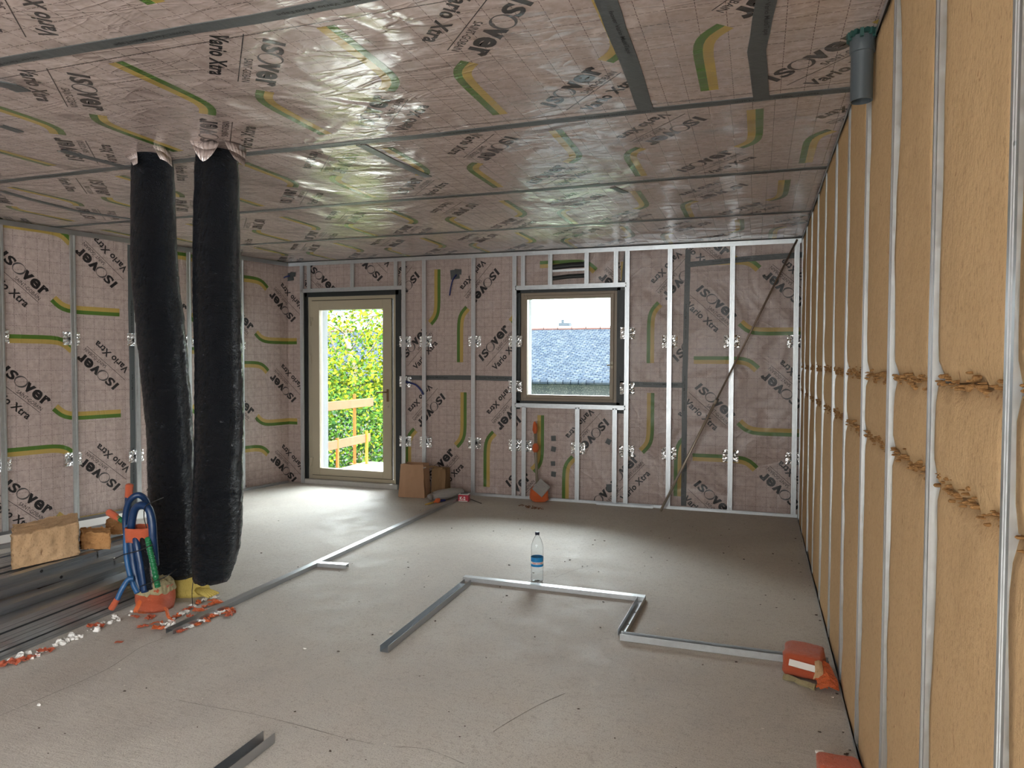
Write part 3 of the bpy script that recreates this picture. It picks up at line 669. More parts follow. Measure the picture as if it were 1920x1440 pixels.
d2 = duct('wrapped_duct', 'right of two black plastic-wrapped ducts, hanging lowest over the yellow wool',
     [(408, 262, 3.46, 22), (407, 292, 3.46, 36), (407, 330, 3.45, 39), (406, 500, 3.43, 42), (408, 600, 3.42, 42), (411, 700, 3.41, 42), (411, 800, 3.40, 43), (409, 900, 3.39, 43), (408, 960, 3.38, 45), (405, 1020, 3.37, 43), (400, 1055, 3.37, 38), (397, 1074, 3.37, 33)], 8, 0)
for o in (d1, d2): o['group'] = 'black wrapped ducts hanging from the ceiling'

# grey pipe through the ceiling
PB = at(1615, 190, 2.97); m_ = MB(); m_.lathe((PB.x, PB.y, PB.z), [(.036, 0), (.0385, 0), (.0385, .17), (.0385, .175), (.0435, .177), (.0435, .235), (.041, .24), (.041, .26), (.036, .26), (.036, 0)], 36)
pp = m_.build('pipe_stub', M_pipe, smooth=False); tag(pp, 'short grey plastic pipe hanging from the ceiling beside the tan insulation', 'pipe')
for p in pp.data.polygons: p.use_smooth = True
pp.modifiers.new('e', 'EDGE_SPLIT').split_angle = .6
m_ = MB()
for k in range(18):
    a = 2*math.pi*k/18; m_.box((PB.x+.045*math.cos(a), PB.y+.045*math.sin(a), PB.z+.245+.008*math.sin(k*2.3)), (.02, .012, .035), a+.4*math.sin(k))
m_.build('collar_tape', mat('teal_tape', (.02, .07, .06), .5), pp)

# cables hanging from grey tape patches on the foil
def crumple_patch(m_, c, ex, w, h, n=5, ny=None, seed=0, th=.004, amp=.005, rz=0):
    ey = ny or V((0, -1, 0)); ex = V(ex); g = []; ca_, sa_ = math.cos(rz), math.sin(rz)
    for i in range(n+1):
        for j in range(n+1):
            a, b = (i/n-.5)*w, (j/n-.5)*h; a, b = a*ca_-b*sa_, a*sa_+b*ca_
            g.append(V(c)+ex*a+V((0, 0, b))+ey*(th+amp*(noise.noise(V((a*30, b*30, seed)))+.5)))
    n0 = len(m_.v); m_.v += [tuple(p) for p in g]
    for i in range(n):
        for j in range(n): q = n0+i*(n+1)+j; m_.face([q, q+n+1, q+n+2, q+1])
def cable(label, ptz, c, sz, Yp, seed):
    m_ = MB()
    crumple_patch(m_, c, (1, 0, 0), sz, sz, seed=seed, rz=.1, amp=.008); crumple_patch(m_, V(c)+V((.04, -.003, .03)), (1, 0, 0), sz*.8, sz*.55, seed=seed+1, rz=-.1, amp=.008)
    e = tag(m_.build('cable_outlet', M_tape, smooth=True), label, 'cable')
    m_ = MB(); m_.tube(smooth_path(ptz, 6), .0085, 8); m_.build('cable', M_cable, e, smooth=True)
    return e
cable('dark blue cable hanging from a grey taped patch between door and window', [V((-3.30, MEM-.012, 2.53)), at(849, 525, 7.60), at(845, 540, 7.60), at(843, 554, 7.61)], (-3.32, MEM, 2.535), .11, 7.6, 1)
cable('dark blue cable knotted below a grey taped patch in the far left corner', [at(543, 517, 7.62), at(531, 522, 7.58), at(527, 538, 7.57), at(528, 555, 7.58), at(531, 568, 7.6)], (-5.565, MEM, 2.585), .10, 7.6, 4)
m_ = MB(); m_.tube(smooth_path([at(762, 716, 7.62), at(770, 718, 7.60), at(780, 722, 7.58), at(788, 730, 7.57), at(794, 740, 7.58)], 5), .011, 8)
tag(m_.build('cable_stub', M_cable, smooth=True), 'short blue cable end arching out beside the glazed door handle', 'cable')
m_ = MB()
sq = [((-2.132, .684), .055, .05), ((-2.131, .565), .055, -.18), ((-2.136, .404), .05, .06), ((-2.129, .286), .055, -.1), ((-1.516, .673), .055, -.45), ((-1.50, .175), .07, .1)]
sql = ['topmost of four grey tape squares in a column under the window', 'second from the top of four grey tape squares under the window', 'third from the top of four grey tape squares under the window', 'lowest of four grey tape squares in a column under the window', 'lone grey tape square on the lettering under the window, higher one', 'lone dark tape square low under the right end of the window']
for ((x, z), s, rz), lb in zip(sq, sql):
    m_ = MB(); crumple_patch(m_, (x, MEM, z), (1, 0, 0), s, s*1.05, seed=x*9, rz=rz, amp=.002)
    tag(m_.build('tape_square', M_tape), lb, 'tape patch', 'grey tape squares under the window')

# leaning telescopic pole
A_, B_ = V((-.925, 7.42, .004)), V((.345, 7.555, 2.735)); mid = A_+(B_-A_)*.415
po = empty('telescopic_pole', tuple(A_)); tag(po, 'thin telescopic pole leaning diagonally across the far wall into the right corner', 'pole')
m_ = MB(); m_.tube([A_, mid], .0135, 10); m_.build('lower_tube', M_steel, po, smooth=True)
m_ = MB(); m_.tube([mid, B_], .0095, 10); m_.build('upper_tube', mat('brown_tube', (.26, .20, .15), .4, .5), po, smooth=True)
m_ = MB(); m_.tube([mid-(B_-A_).normalized()*.02, mid+(B_-A_).normalized()*.02], .016, 10); m_.build('joint_collar', M_steel, po)

# ------------------------------------------------------------------ far-wall floor things
def crumpled(m_, rows, seed=0, amp=.004, n=4):
    R = [smooth_path(r, n) for r in rows]; k = min(map(len, R)); n0 = len(m_.v)
    for i, r in enumerate(R):
        for j in range(k): p = r[j]; m_.v.append(tuple(p+V((noise.noise(p*14+V((seed, 0, 0))), noise.noise(p*14+V((0, seed, 3))), noise.noise(p*14+V((0, 5, seed)))))*amp))
    for i in range(len(R)-1):
        for j in range(k-1): q = n0+i*k+j; m_.face([q, q+1, q+k+1, q+k])
def gusset_box(m_, c, w, d, h, rz, flare=.0, tw=.92, crease=.02, seed=0, n=8):
    """open-topped creased bag: rings of a rectangle with folded-in sides"""
    ca_, sa_ = math.cos(rz), math.sin(rz); out = []
    for lv in range(n+1):
        t_ = lv/n; s = 1-(1-tw)*t_; W2, D2 = w/2*s, d/2*(1-.12*t_); cr = crease*(.3+t_)
        ring_ = [(-W2, -D2), (-W2*.5, -D2-.004), (0, -D2+.012*math.sin(t_*5)), (W2*.5, -D2-.003), (W2, -D2), (W2-cr, 0), (W2, D2), (0, D2), (-W2, D2), (-W2+cr, 0)]
        row = []
        for i, (a, b) in enumerate(ring_):
            nz = .007*noise.noise(V((a*20, b*20, lv*.7+seed))); row.append((c[0]+(a+nz)*ca_-b*sa_, c[1]+(a+nz)*sa_+b*ca_, c[2]+h*t_+(.006*noise.noise(V((i*1.3, seed, 0))) if lv == n else 0)))
        out.append(row)
    n0 = len(m_.v)
    for r in out: m_.v += r
    k = 10
    for i in range(n):
        for j in range(k): m_.face([n0+i*k+j, n0+i*k+(j+1) % k, n0+(i+1)*k+(j+1) % k, n0+(i+1)*k+j])
    m_.face([n0+j for j in range(k)][::-1])
m_ = MB(); gusset_box(m_, (-3.665, 7.30, .004), .315, .20, .372, .08, tw=.86, crease=.03, seed=2); bg = m_.build('paper_bag', M_kraft)
s = bg.modifiers.new('thickness', 'SOLIDIFY'); s.thickness = .002; tag(bg, 'upright brown paper bag standing beside the glazed door', 'bag')
m_ = MB(); m_.box((-3.665, 7.30, .33), (.24, .11, .01), .08); m_.build('bag_contents', M_board, bg)
m_ = MB(); gusset_box(m_, (-3.405, 7.44, .004), .17, .17, .315, .05, tw=.98, crease=.003, seed=7, n=5); bx = m_.build('cardboard_box', M_card)
s = bx.modifiers.new('thickness', 'SOLIDIFY'); s.thickness = .004; tag(bx, 'dark open cardboard box tucked behind the brown paper bag', 'box')
m_ = MB(); crumpled(m_, [[V((-3.53, 7.34, .32)), V((-3.45, 7.35, .33)), V((-3.37, 7.34, .30))], [V((-3.54, 7.36, .345)), V((-3.45, 7.38, .35)), V((-3.35, 7.37, .33))]], 3, .01); m_.build('box_flap', M_card, bx)
# grey plastic bag
m_ = MB(); n1_, n2_ = 22, 14; base = len(m_.v); A_, B_ = V((-3.36, 7.06, 0)), V((-3.14, 7.42, 0)); ax = (B_-A_); wx = V((-ax.y, ax.x, 0)).normalized()
for i in range(n1_+1):
    t_ = i/n1_; half = .085*math.sin(math.pi*min(1, .12+t_*.8))**.5
    for j in range(n2_):
        a = 2*math.pi*j/n2_; r = half*(1+.18*noise.noise(V((t_*6, math.cos(a)*2, math.sin(a)*2))))
        p = A_+ax*t_+wx*(math.cos(a)*r*1.15); z = max(.003, .055+math.sin(a)*r*.62+.02*t_)
        m_.v.append((p.x, p.y, z))
for i in range(n1_):
    for j in range(n2_): m_.face([base+i*n2_+j, base+i*n2_+(j+1) % n2_, base+(i+1)*n2_+(j+1) % n2_, base+(i+1)*n2_+j])
m_.face([base+j for j in range(n2_)]); m_.face([base+n1_*n2_+j for j in range(n2_)])
tag(m_.build('plastic_bag', M_greybag, smooth=True), 'crumpled grey plastic bag lying in front of the cardboard box', 'bag')
# small brush with orange tape
kn = empty('small_brush', tuple(fl(822, 941))); tag(kn, 'small yellow-handled tool with an orange head lying by the grey plastic bag', 'tool')
a_, b_, c_ = fl(797, 946, .012), fl(813, 942, .015), fl(835, 938, .018)
m_ = MB(); m_.tube([a_, a_.lerp(b_, .5), b_], [.006, .011, .012], 8); m_.build('handle', mat('yellow_handle', (.45, .28, .06), .4), kn, smooth=True)
m_ = MB(); m_.tube(smooth_path([b_, fl(818, 939, .03), fl(824, 938, .03)], 4), [.012]*4+[.026]*4+[.014], 9); m_.build('orange_head', M_orange2, kn, smooth=True)
m_ = MB(); m_.tube([fl(824, 939, .018), c_], [.014, .009], 8); m_.build('tip', M_cable, kn)
# red and white little box
tp = fl(868, 941); tb = empty('small_carton', (tp.x, tp.y, 0)); tag(tb, 'small red and white carton by the far end of the long floor rail', 'carton')
ctr = V((tp.x, tp.y+.035, .04)); rzz = .12
m_ = MB(); m_.box(ctr, (.115, .075, .075), rzz); bevel(m_.build('carton_body', mat('red_card', (.42, .02, .045), .5), tb))
m_ = MB(); m_.box(ctr+V((0, 0, .0395)), (.117, .077, .004), rzz); m_.box(ctr+V((.003, -.0395, -.03)), (.10, .002, .008), rzz); m_.build('white_band', M_white, tb)
m_ = MB()
for q in fit(text_tris('K-2', .04), -.035, .03, -.02, .018): m_.poly([ctr+V((p[0]*math.cos(rzz)+.0, -.0395+p[0]*math.sin(rzz), p[1])) for p in q])
m_.build('carton_print', M_white, tb)
m_ = MB(); m_.box(ctr+V((0, 0, .044)), (.08, .05, .006), rzz+.2); m_.build('dark_lid', M_pipe, tb)
m_ = MB(); m_.tube(smooth_path([fl(880, 935, .004), fl(890, 939, .004), fl(903, 944, .004)], 4), .003, 6); tag(m_.build('thin_rod', M_wire), 'thin dark rod lying on the floor right of the red carton', 'rod')
# scraper / wrapped tool standing against the wall
sc_ = empty('wrapped_tool', (-2.27, 7.50, 0)); tag(sc_, 'slim upright tool with orange taped tips standing below the window', 'tool')
m_ = MB(); m_.tube([V((-2.262, 7.485, .06)), V((-2.298, 7.52, .50)), V((-2.318, 7.548, .82))], [.019, .017, .015], 8); m_.build('shaft', mat('olive_pole', (.21, .18, .13), .5), sc_, smooth=True)
m_ = MB(); m_.tube([V((-2.302, 7.53, .53)), V((-2.303, 7.528, .56)), V((-2.304, 7.53, .61)), V((-2.306, 7.53, .635))], [.018, .036, .034, .018], 9); m_.build('orange_wrap', M_orange2, sc_, smooth=True)
m_ = MB(); m_.tube([V((-2.312, 7.54, .74)), V((-2.316, 7.545, .78)), V((-2.318, 7.548, .84)), V((-2.325, 7.55, .875))], [.016, .029, .024, .005], 9); m_.build('orange_wrap', M_orange2, sc_, smooth=True)
m_ = MB(); P0_ = V((-2.245, 7.47, .0)); nn_ = 16; base = len(m_.v)
for i, (z, r) in enumerate(((.006, .07), (.03, .105), (.08, .11), (.13, .095), (.165, .075))):
    for j in range(nn_):
        a = 2*math.pi*j/nn_; q = 1+.12*noise.noise(V((math.cos(a)*2, math.sin(a)*2, z*20))); m_.v.append((P0_.x+math.cos(a)*r*q, P0_.y+math.sin(a)*r*.55*q, z+.012*noise.noise(V((j, z*9, 1)))))
for i in range(4):
    for j in range(nn_): m_.face([base+i*nn_+j, base+i*nn_+(j+1) % nn_, base+(i+1)*nn_+(j+1) % nn_, base+(i+1)*nn_+j])
m_.face([base+j for j in range(nn_)]); ob = m_.build('orange_sack', M_orange2, smooth=True); s = ob.modifiers.new('t', 'SOLIDIFY'); s.thickness = .003; tag(ob, 'crumpled bright orange bag on the floor at the foot of the slim tool', 'bag')
m_ = MB(); cq = V((-2.205, 7.42, .165)); m_.box(cq, (.145, .012, .145), rot=Matrix.Rotation(-.35, 3, 'X')@Matrix.Rotation(.62, 3, 'Y')); tag(m_.build('grey_offcut', M_greybag), 'square grey sheet stuck corner down into the bright orange bag', 'sheet')
# loose debris helper
def chip(m_, c, s, rng, flat=.5):
    n = rng.randint(5, 7); base = len(m_.v); top = []
    for lv, q in ((0, 1), (1, .8)):
        for j in range(n):
            a = 2*math.pi*j/n+rng.uniform(-.3, .3); r = s*q*rng.uniform(.6, 1.1); m_.v.append((c[0]+math.cos(a)*r, c[1]+math.sin(a)*r*.7, c[2]+(.001 if lv == 0 else s*flat*rng.uniform(.5, 1.2))))
    for j in range(n): m_.face([base+j, base+(j+1) % n, base+n+(j+1) % n, base+n+j])
    m_.face([base+n+j for j in range(n)]); m_.face([base+j for j in range(n)][::-1])
rng = random.Random(5)
M_rust = mat('brown_fibre_crumb', (.16, .06, .02), .9)
m_ = MB()
for k in range(46):
    t_ = rng.random(); p = fl(978+38*t_+rng.uniform(-5, 5), 948+7*t_+rng.uniform(-2, 2)); chip(m_, p, rng.uniform(.006, .016), rng, .5)
o = m_.build('brown_crumbs', M_rust); tag(o, 'patch of brown fibre crumbs on the floor before the orange bag', 'crumbs', kind='stuff')

# ------------------------------------------------------------------ floor rails
UF = [(-.024, .036), (-.024, 0), (.024, 0), (.024, .036)]    # width, height, open upwards
UD = [(-.024, 0), (-.024, .028), (.024, .028), (.024, 0)]
def floor_rail(name, label, A, B, prof=UF, m=M_galy, group='steel rails laid out on the floor', holes=(), z=.002, w=1.0):
    A, B = V((A[0], A[1], z)), V((B[0], B[1], z)); d = (B-A).normalized(); ex = V((d.y, -d.x, 0))
    Lc = (B-A).length; m_ = MB(); m_.sheet([(p[0]*w, p[1]*w) for p in prof], V((0, 0, 0)), V((0, Lc, 0)), (1, 0, 0), (0, 0, 1))
    o = m_.build(name, m, base=(0, 0, 0)); o.location = A; o.rotation_euler = (0, 0, math.atan2(-d.x, d.y)); o['wloc'] = list(A)
    tag(o, label, 'metal rail', group)
    for h in holes:
        hm = MB(); hm.lathe((0, h*Lc, .0016), [(0, 0), (.007, 0), (.007, .0008), (0, .0008)], 10); q = hm.build('screw_hole', M_hole, base=(0, 0, 0)); q.parent = o; q.location = (0, 0, 0)
    return o
def m2(a, b): return ((a.x+b.x)/2, (a.y+b.y)/2)
floor_rail('floor_track', 'long steel rail on the floor running from the orange scraps to the far wall', (-3.105, 3.14), (-3.115, 7.30), UD, M_galy)
floor_rail('floor_track', 'short steel rail stub touching the middle of the long floor rail', (-3.09, 4.56), (-2.86, 4.59), UD, M_galx)
floor_rail('floor_track', 'open steel rail on the floor pointing left from the bottle outline', (-1.845, 3.315), (-1.87, 4.53), UF, M_galy, holes=(.45,))
floor_rail('floor_track', 'steel rail on the floor directly in front of the water bottle', (-1.93, 4.61), (-.665, 4.60), UD, M_galx)
floor_rail('floor_track', 'shortest link of the floor outline, joining the two rails on the right', (-.685, 4.57), (-.70, 3.96), UF, M_galy, holes=(.35, .7))
floor_rail('floor_track', 'steel rail on the floor running to the tan insulation past the orange lump', (-.70, 3.915), (.36, 3.91), UF, M_galx)
floor_rail('rail_offcut', 'short open steel rail offcut lying alone at the bottom of the picture', (-1.845, 2.00), (-1.845, 2.375), UF, M_galy, holes=(.78,), group=None, w=1.15)

# ------------------------------------------------------------------ water bottle
bp = fl(1007, 1090); bt = empty('water_bottle', (bp.x, bp.y, 0)); tag(bt, 'clear plastic water bottle with a blue label standing on the floor', 'bottle')
prof = [(.0, .004), (.030, .001), (.041, .006), (.0435, .02), (.042, .032), (.0435, .045), (.042, .058), (.0435, .070), (.042, .083), (.0435, .10), (.0425, .11), (.0425, .178), (.0435, .185), (.042, .198), (.0435, .21), (.0425, .222), (.0435, .236), (.040, .262), (.030, .292), (.018, .315), (.0135, .322), (.0135, .332)]
m_ = MB(); m_.lathe((bp.x, bp.y, 0), prof, 32); b_o = m_.build('bottle_body', M_pet, bt, smooth=True); s = b_o.modifiers.new('t', 'SOLIDIFY'); s.thickness = .0012; s.offset = -1
m_ = MB(); m_.lathe((bp.x, bp.y, 0), [(.0, .330), (.0, .331), (.0155, .331), (.0155, .347), (.014, .349), (0, .349)], 24); m_.build('cap', mat('navy_cap', (.006, .01, .03), .4), bt)
m_ = MB(); m_.lathe((bp.x, bp.y, 0), [(.0440, .112), (.0440, .176)], 32); m_.build('bottle_label', mat('blue_label', (.01, .22, .52), .4), bt, smooth=True)
m_ = MB(); m_.lathe((bp.x, bp.y, 0), [(.0444, .129), (.0444, .145)], 32); m_.build('white_label_band', M_white, bt, smooth=True)
m_ = MB(); vd = math.atan2(-bp.y, -bp.x)
for q in fit(text_tris('CRISTALINE', .03), -.9, .9, .132, .142): m_.poly([(bp.x+.0449*math.cos(vd+p[0]), bp.y+.0449*math.sin(vd+p[0]), p[1]) for p in q])
m_.build('label_lettering', mat('red_print', (.5, .03, .04), .5), bt)

# ------------------------------------------------------------------ orange lumps at the right
def lump(name, label, c, size, rz, seed, rag=True, m=M_orange):
    n = 14; m_ = MB(); hx, hy, hz = [q/2 for q in size]; ca_, sa_ = math.cos(rz), math.sin(rz); base = 0
    rows = []
    for i in range(n+1):
        v = -math.pi/2+math.pi*i/n; row = []
        for j in range(2*n):
            u = 2*math.pi*j/(2*n); e = .35
            sg = lambda q: math.copysign(abs(q)**e, q)
            x, y, z = sg(math.cos(v))*sg(math.cos(u))*hx, sg(math.cos(v))*sg(math.sin(u))*hy, sg(math.sin(v))*hz
            q = 1+.13*noise.noise(V((x*16, y*16, z*22+seed)))+.05*noise.noise(V((x*50, y*50, z*50+seed)))
            row.append((c[0]+(x*ca_-y*sa_)*q, c[1]+(x*sa_+y*ca_)*q, max(.002, c[2]+hz+z*q)))
        rows.append(row)
    for r in rows: m_.v += r
    k = 2*n
    for i in range(n):
        for j in range(k): m_.face([i*k+j, i*k+(j+1) % k, (i+1)*k+(j+1) % k, (i+1)*k+j])
    o = m_.build(name, m, smooth=True); tag(o, label, 'wrapped block'); return o
lm = lump('wrapped_block', 'orange taped block lying on the floor rail beside the tan insulation', (.235, 3.80, .006), (.19, .20, .115), -.12, 4)
def strip(m_, pts, w, ex, n=5, seed=0, amp=.006):
    P = smooth_path(pts, n); ex = V(ex); R1 = [p-ex*w/2 for p in P]; R2_ = [p+ex*w/2 for p in P]; Rm = [p+V((0, 0, .25*w)) for p in P]; base = len(m_.v)
    for r in (R1, Rm, R2_):
        for i, p in enumerate(r): m_.v.append(tuple(p+V((noise.noise(p*20), noise.noise(p*20+V((3, seed, 0))), abs(noise.noise(p*25+V((seed, 0, 7))))))*amp))
    k = len(P)
    for i in range(2):
        for j in range(k-1): q = base+i*k+j; m_.face([q, q+1, q+k+1, q+k])
m_ = MB(); f_ = lambda x, y, z: V((x, y, z))
m_.box((.225, 3.688, .075), (.125, .012, .030), -.14, rot=Matrix.Rotation(-.14, 3, 'Z')@Matrix.Rotation(.10, 3, 'Y')@Matrix.Rotation(-.5, 3, 'X')); q = m_.build('white_tear', M_white, lm)
m_ = MB(); strip(m_, [f_(.295, 3.70, .10), f_(.30, 3.665, .07), f_(.285, 3.65, .03)], .035, (1, 0, 0), seed=2); q = m_.build('torn_ply', M_block, lm)
m_ = MB(); strip(m_, [f_(.31, 3.73, .08), f_(.335, 3.66, .045), f_(.335, 3.59, .012)], .075, (1, .1, 0), seed=5, amp=.014); strip(m_, [f_(.30, 3.72, .06), f_(.31, 3.65, .03), f_(.31, 3.61, .01)], .05, (1, .1, 0), seed=8, amp=.014); q = m_.build('loose_tape_end', M_orange2, lm); s = q.modifiers.new('t', 'SOLIDIFY'); s.thickness = .0015
m_ = MB(); strip(m_, [f_(.14, 3.70, .006), f_(.20, 3.66, .01), f_(.28, 3.62, .006)], .05, (.3, 1, 0), seed=3, amp=.01); q = m_.build('torn_ply', M_rock, lm); s = q.modifiers.new('t', 'SOLIDIFY'); s.thickness = .01
lm2 = lump('wrapped_block', 'orange taped lump at the bottom picture edge beside the tan insulation', (.305, 2.87, .004), (.155, .12, .06), .06, 9)
m_ = MB(); m_.box((.245, 2.945, .045), (.03, .010, .008), .3); m_.build('white_tear', M_white, lm2)
# ------------------------------------------------------------------ stack of steel profiles at the left
def zc(p): return (V(p)-CAMP).dot(F_)
def prof_bar(label, A, B, z, back, fwd, depth, hgt, m=M_galy, holes=(), name='steel_profile', web='front'):
    """profile whose upper front edge runs through A and B; extended back (towards the camera) and forward"""
    A, B = V((A.x, A.y, 0)), V((B.x, B.y, 0)); d = (B-A).normalized(); L0 = -back; L1 = (B-A).length+fwd
    S = A+d*L0; Lc = L1-L0
    if web == 'front': pr = [(-depth, hgt), (0, hgt), (0, hgt*.62), (-.0022, hgt*.58), (-.0022, hgt*.42), (0, hgt*.38), (0, 0), (-depth, 0)]
    else: pr = [(-depth, 0), (-depth, hgt), (-depth*.62, hgt), (-depth*.58, hgt-.002), (-depth*.42, hgt-.002), (-depth*.38, hgt), (0, hgt), (0, 0)]
    m_ = MB(); m_.sheet(pr, V((0, 0, 0)), V((0, Lc, 0)), (1, 0, 0), (0, 0, 1), .0012)
    o = m_.build(name, m, base=(0, 0, 0)); o.location = (S.x, S.y, z); o.rotation_euler = (0, 0, math.atan2(-d.x, d.y)); o['wloc'] = [S.x, S.y, z]
    tag(o, label, 'metal profile', 'steel profiles stacked on the floor at the left')
    for h in holes:
        t_ = (V((h.x, h.y, 0))-S).dot(d); hm = MB(); k = 14
        c_ = [(.0013, t_+.0095*math.cos(2*math.pi*q/k), hgt*.5+.0095*math.sin(2*math.pi*q/k)) for q in range(k)]; c2 = [(-.001, p[1], p[2]) for p in c_]
        base = len(hm.v); hm.v += c_+c2; hm.face(list(range(k)))
        for q in range(k): hm.face([q, (q+1) % k, k+(q+1) % k, k+q])
        ho = hm.build('punched_hole', M_hole, base=(0, 0, 0)); ho.parent = o; ho.location = (0, 0, 0)
    return o
A0, B0 = fl(0, 1239, 0), fl(237, 1139, 0); dd = (B0-A0).normalized(); inn = V((-dd.y, dd.x, 0))
for k, (z, h, off) in enumerate(((.002, .036, 0), (.045, .040, .010), (.093, .036, .002), (.137, .041, .013))):
    prof_bar('steel profile in the front face of the left stack, '+['lowest of four', 'second from the floor', 'third from the floor', 'fourth up, forming the bright ledge'][k], A0+inn*off, B0+inn*off, z, 1.6, .25-.05*k, .11, h)
A1, B1 = A0+inn*.115, B0+inn*.115
prof_bar('set back steel profile in the shadow above the ledge of the left stack', A0+inn*.13, B0+inn*.13, .180, 1.5, .15, .09, .042)
A4, B4 = fl(0, 1109, .268), fl(213, 1046, .268)
d4 = (B4-A4).normalized()
prof_bar('lower of the two steel profiles with a punched round hole on the left stack', A4, B4, .224, 1.2, 0, .09, .044, holes=[fl(122, 1083, .246)])
prof_bar('short steel profile following the lower punched one, behind the blue conduits', B4+d4*.012, B4+d4*.5, .224, 0, .1, .09, .044)
A5, B5 = fl(0, 1087, .312), fl(181, 1034, .312); d5 = (B5-A5).normalized()
prof_bar('upper of the two steel profiles with a punched round hole on the left stack', A5, B5, .270, 1.2, 0, .05, .042, holes=[fl(87, 1072, .291)])
prof_bar('short steel profile following the upper punched one, under the tan offcut', B5+d5*.012, B5+d5*.7, .270, 0, .1, .05, .042)
i5 = V((-d5.y, d5.x, 0)); off = .062
tops = ['first', 'second', 'third', 'fourth', 'fifth', 'sixth', 'seventh', 'eighth', 'ninth']
for k in range(9):
    r = random.Random(k+50); w_ = .066
    prof_bar('flat steel profile on top of the left stack, '+tops[k]+' behind the punched ones', A5+i5*off, B5+i5*(off+r.uniform(-.002, .004)), .262-r.uniform(0, .03)-.006*k, 1.1+r.uniform(0, .3), r.uniform(.5, .8), w_, .034, web='top')
    off += w_+r.uniform(.010, .014)
m_ = MB()
for f in (-.8, .7):
    c = A5+d5*f+i5*.33; m_.box((c.x, c.y, .088), (.08, .55, .17), math.atan2(-d5.x, d5.y)+math.pi/2)
for j, f in enumerate((-.8, .7)):
    c = A5+d5*f+i5*.34; m_ = MB(); m_.box((c.x, c.y, .088), (.08, .55, .17), math.atan2(-d5.x, d5.y)+math.pi/2); tag(m_.build('wooden_bearer', M_timber), 'rough wooden bearer under the '+('near' if j == 0 else 'far')+' end of the left steel stack', 'timber')
m_ = MB(); a, b = lw(-6.2, .002, .14), lw(-1.75, .002, .10); m_.v = []
q = [lw(-6.2, .003, .07), lw(-1.75, .003, .07), lw(-1.75, .003, .42), lw(-6.2, .003, .48)]
m_.poly(q); m_.poly([p+V((0, 0, .013)) for p in q])
for i in range(4): a, b = q[i], q[(i+1) % 4]; m_.poly([a, b, b+V((0, 0, .013)), a+V((0, 0, .013))])
tag(m_.build('white_board', M_board), 'long white board lying on the floor along the left wall', 'board')
m_ = MB(); q = [lw(-6.0, .020, .44), lw(-2.6, .020, .40), lw(-2.6, .020, .47), lw(-6.0, .020, .51)]
prof_bar('loose steel profile lying between the left stack and the white board', lw(-6, 0, .53), lw(-2.4, 0, .50), .002, 0, 0, .05, .03, web='top')

def rough_block(name, label, A, B, z, depth, h, m, seed, n=16, turn=0.0, rag=.008, group='tan fibre offcuts on the steel stack', th=0, tilt=0):
    A, B = V((A.x, A.y, 0)), V((B.x, B.y, 0)); d = B-A; L = d.length; d.normalize(); iv = (A-V((0, 0, 0))); iv.z = 0; iv.normalize(); iv = V((iv.x*math.cos(turn)-iv.y*math.sin(turn), iv.x*math.sin(turn)+iv.y*math.cos(turn), 0)); m_ = MB(); vid = {}
    def vert(i, j, k):
        key = (i, j, k)
        if key not in vid:
            x, y, zz = L*i/n, depth*j/n, h*k/n
            edge = (i in (0, n))+(j in (0, n))+(k in (0, n))
            nz = V((noise.noise(V((x*22, y*22, zz*22+seed))), noise.noise(V((x*22+9, y*22, zz*22+seed))), noise.noise(V((x*22, y*22+5, zz*22+seed)))))
            f2 = V((noise.noise(V((x*75, y*75, zz*75+seed))), noise.noise(V((x*75, y*75+3, zz*75+seed))), noise.noise(V((x*75+7, y*75, zz*75)))))
            lay = .006*math.sin(zz*140+4*noise.noise(V((x*5, y*5, seed)))) if j in (0, n) or i in (0, n) else .006*noise.noise(V((x*4, y*45, seed)))
            p = A+d*x+iv*y+V((0, 0, z+zz+tilt*x)); q = nz*rag+f2*(rag*.6 if edge < 2 else rag*1.1)
            if k == 0: q.z = abs(q.z)*.3
            p = p+q+(V((0, 0, lay)) if k == n else V((0, 0, 0))); vid[key] = len(m_.v); m_.v.append(tuple(p))
        return vid[key]
    R = range(n)
    for i in R:
        for j in R:
            for (fx) in (0, n):
                m_.face([vert(i, j, fx), vert(i+1, j, fx), vert(i+1, j+1, fx), vert(i, j+1, fx)])
                m_.face([vert(i, fx, j), vert(i+1, fx, j), vert(i+1, fx, j+1), vert(i, fx, j+1)])
                m_.face([vert(fx, i, j), vert(fx, i+1, j), vert(fx, i+1, j+1), vert(fx, i, j+1)])
    o = m_.build(name, m, smooth=True); tag(o, label, 'insulation offcut', group); return o
bA, bB = fl(22, 1069, .317), fl(148, 1041, .317)
rough_block('fibre_block', 'large tan fibre block standing on the steel stack at the left', bA, bB, .318, .34, .200, M_block, 3, n=26, turn=-.04)
bA, bB = fl(152, 1030, .318), fl(207, 1030, .318)
rough_block('fibre_block', 'brown torn fibre offcut lying right of the large tan block', bA, bB, .318, .16, .105, M_block2, 6, rag=.012)
bA, bB = fl(200, 1003, .300), fl(245, 1001, .300)
rough_block('fibre_block', 'darker fibre offcut partly hidden behind the blue conduits', bA, bB, .300, .15, .085, M_block2, 9, rag=.012)

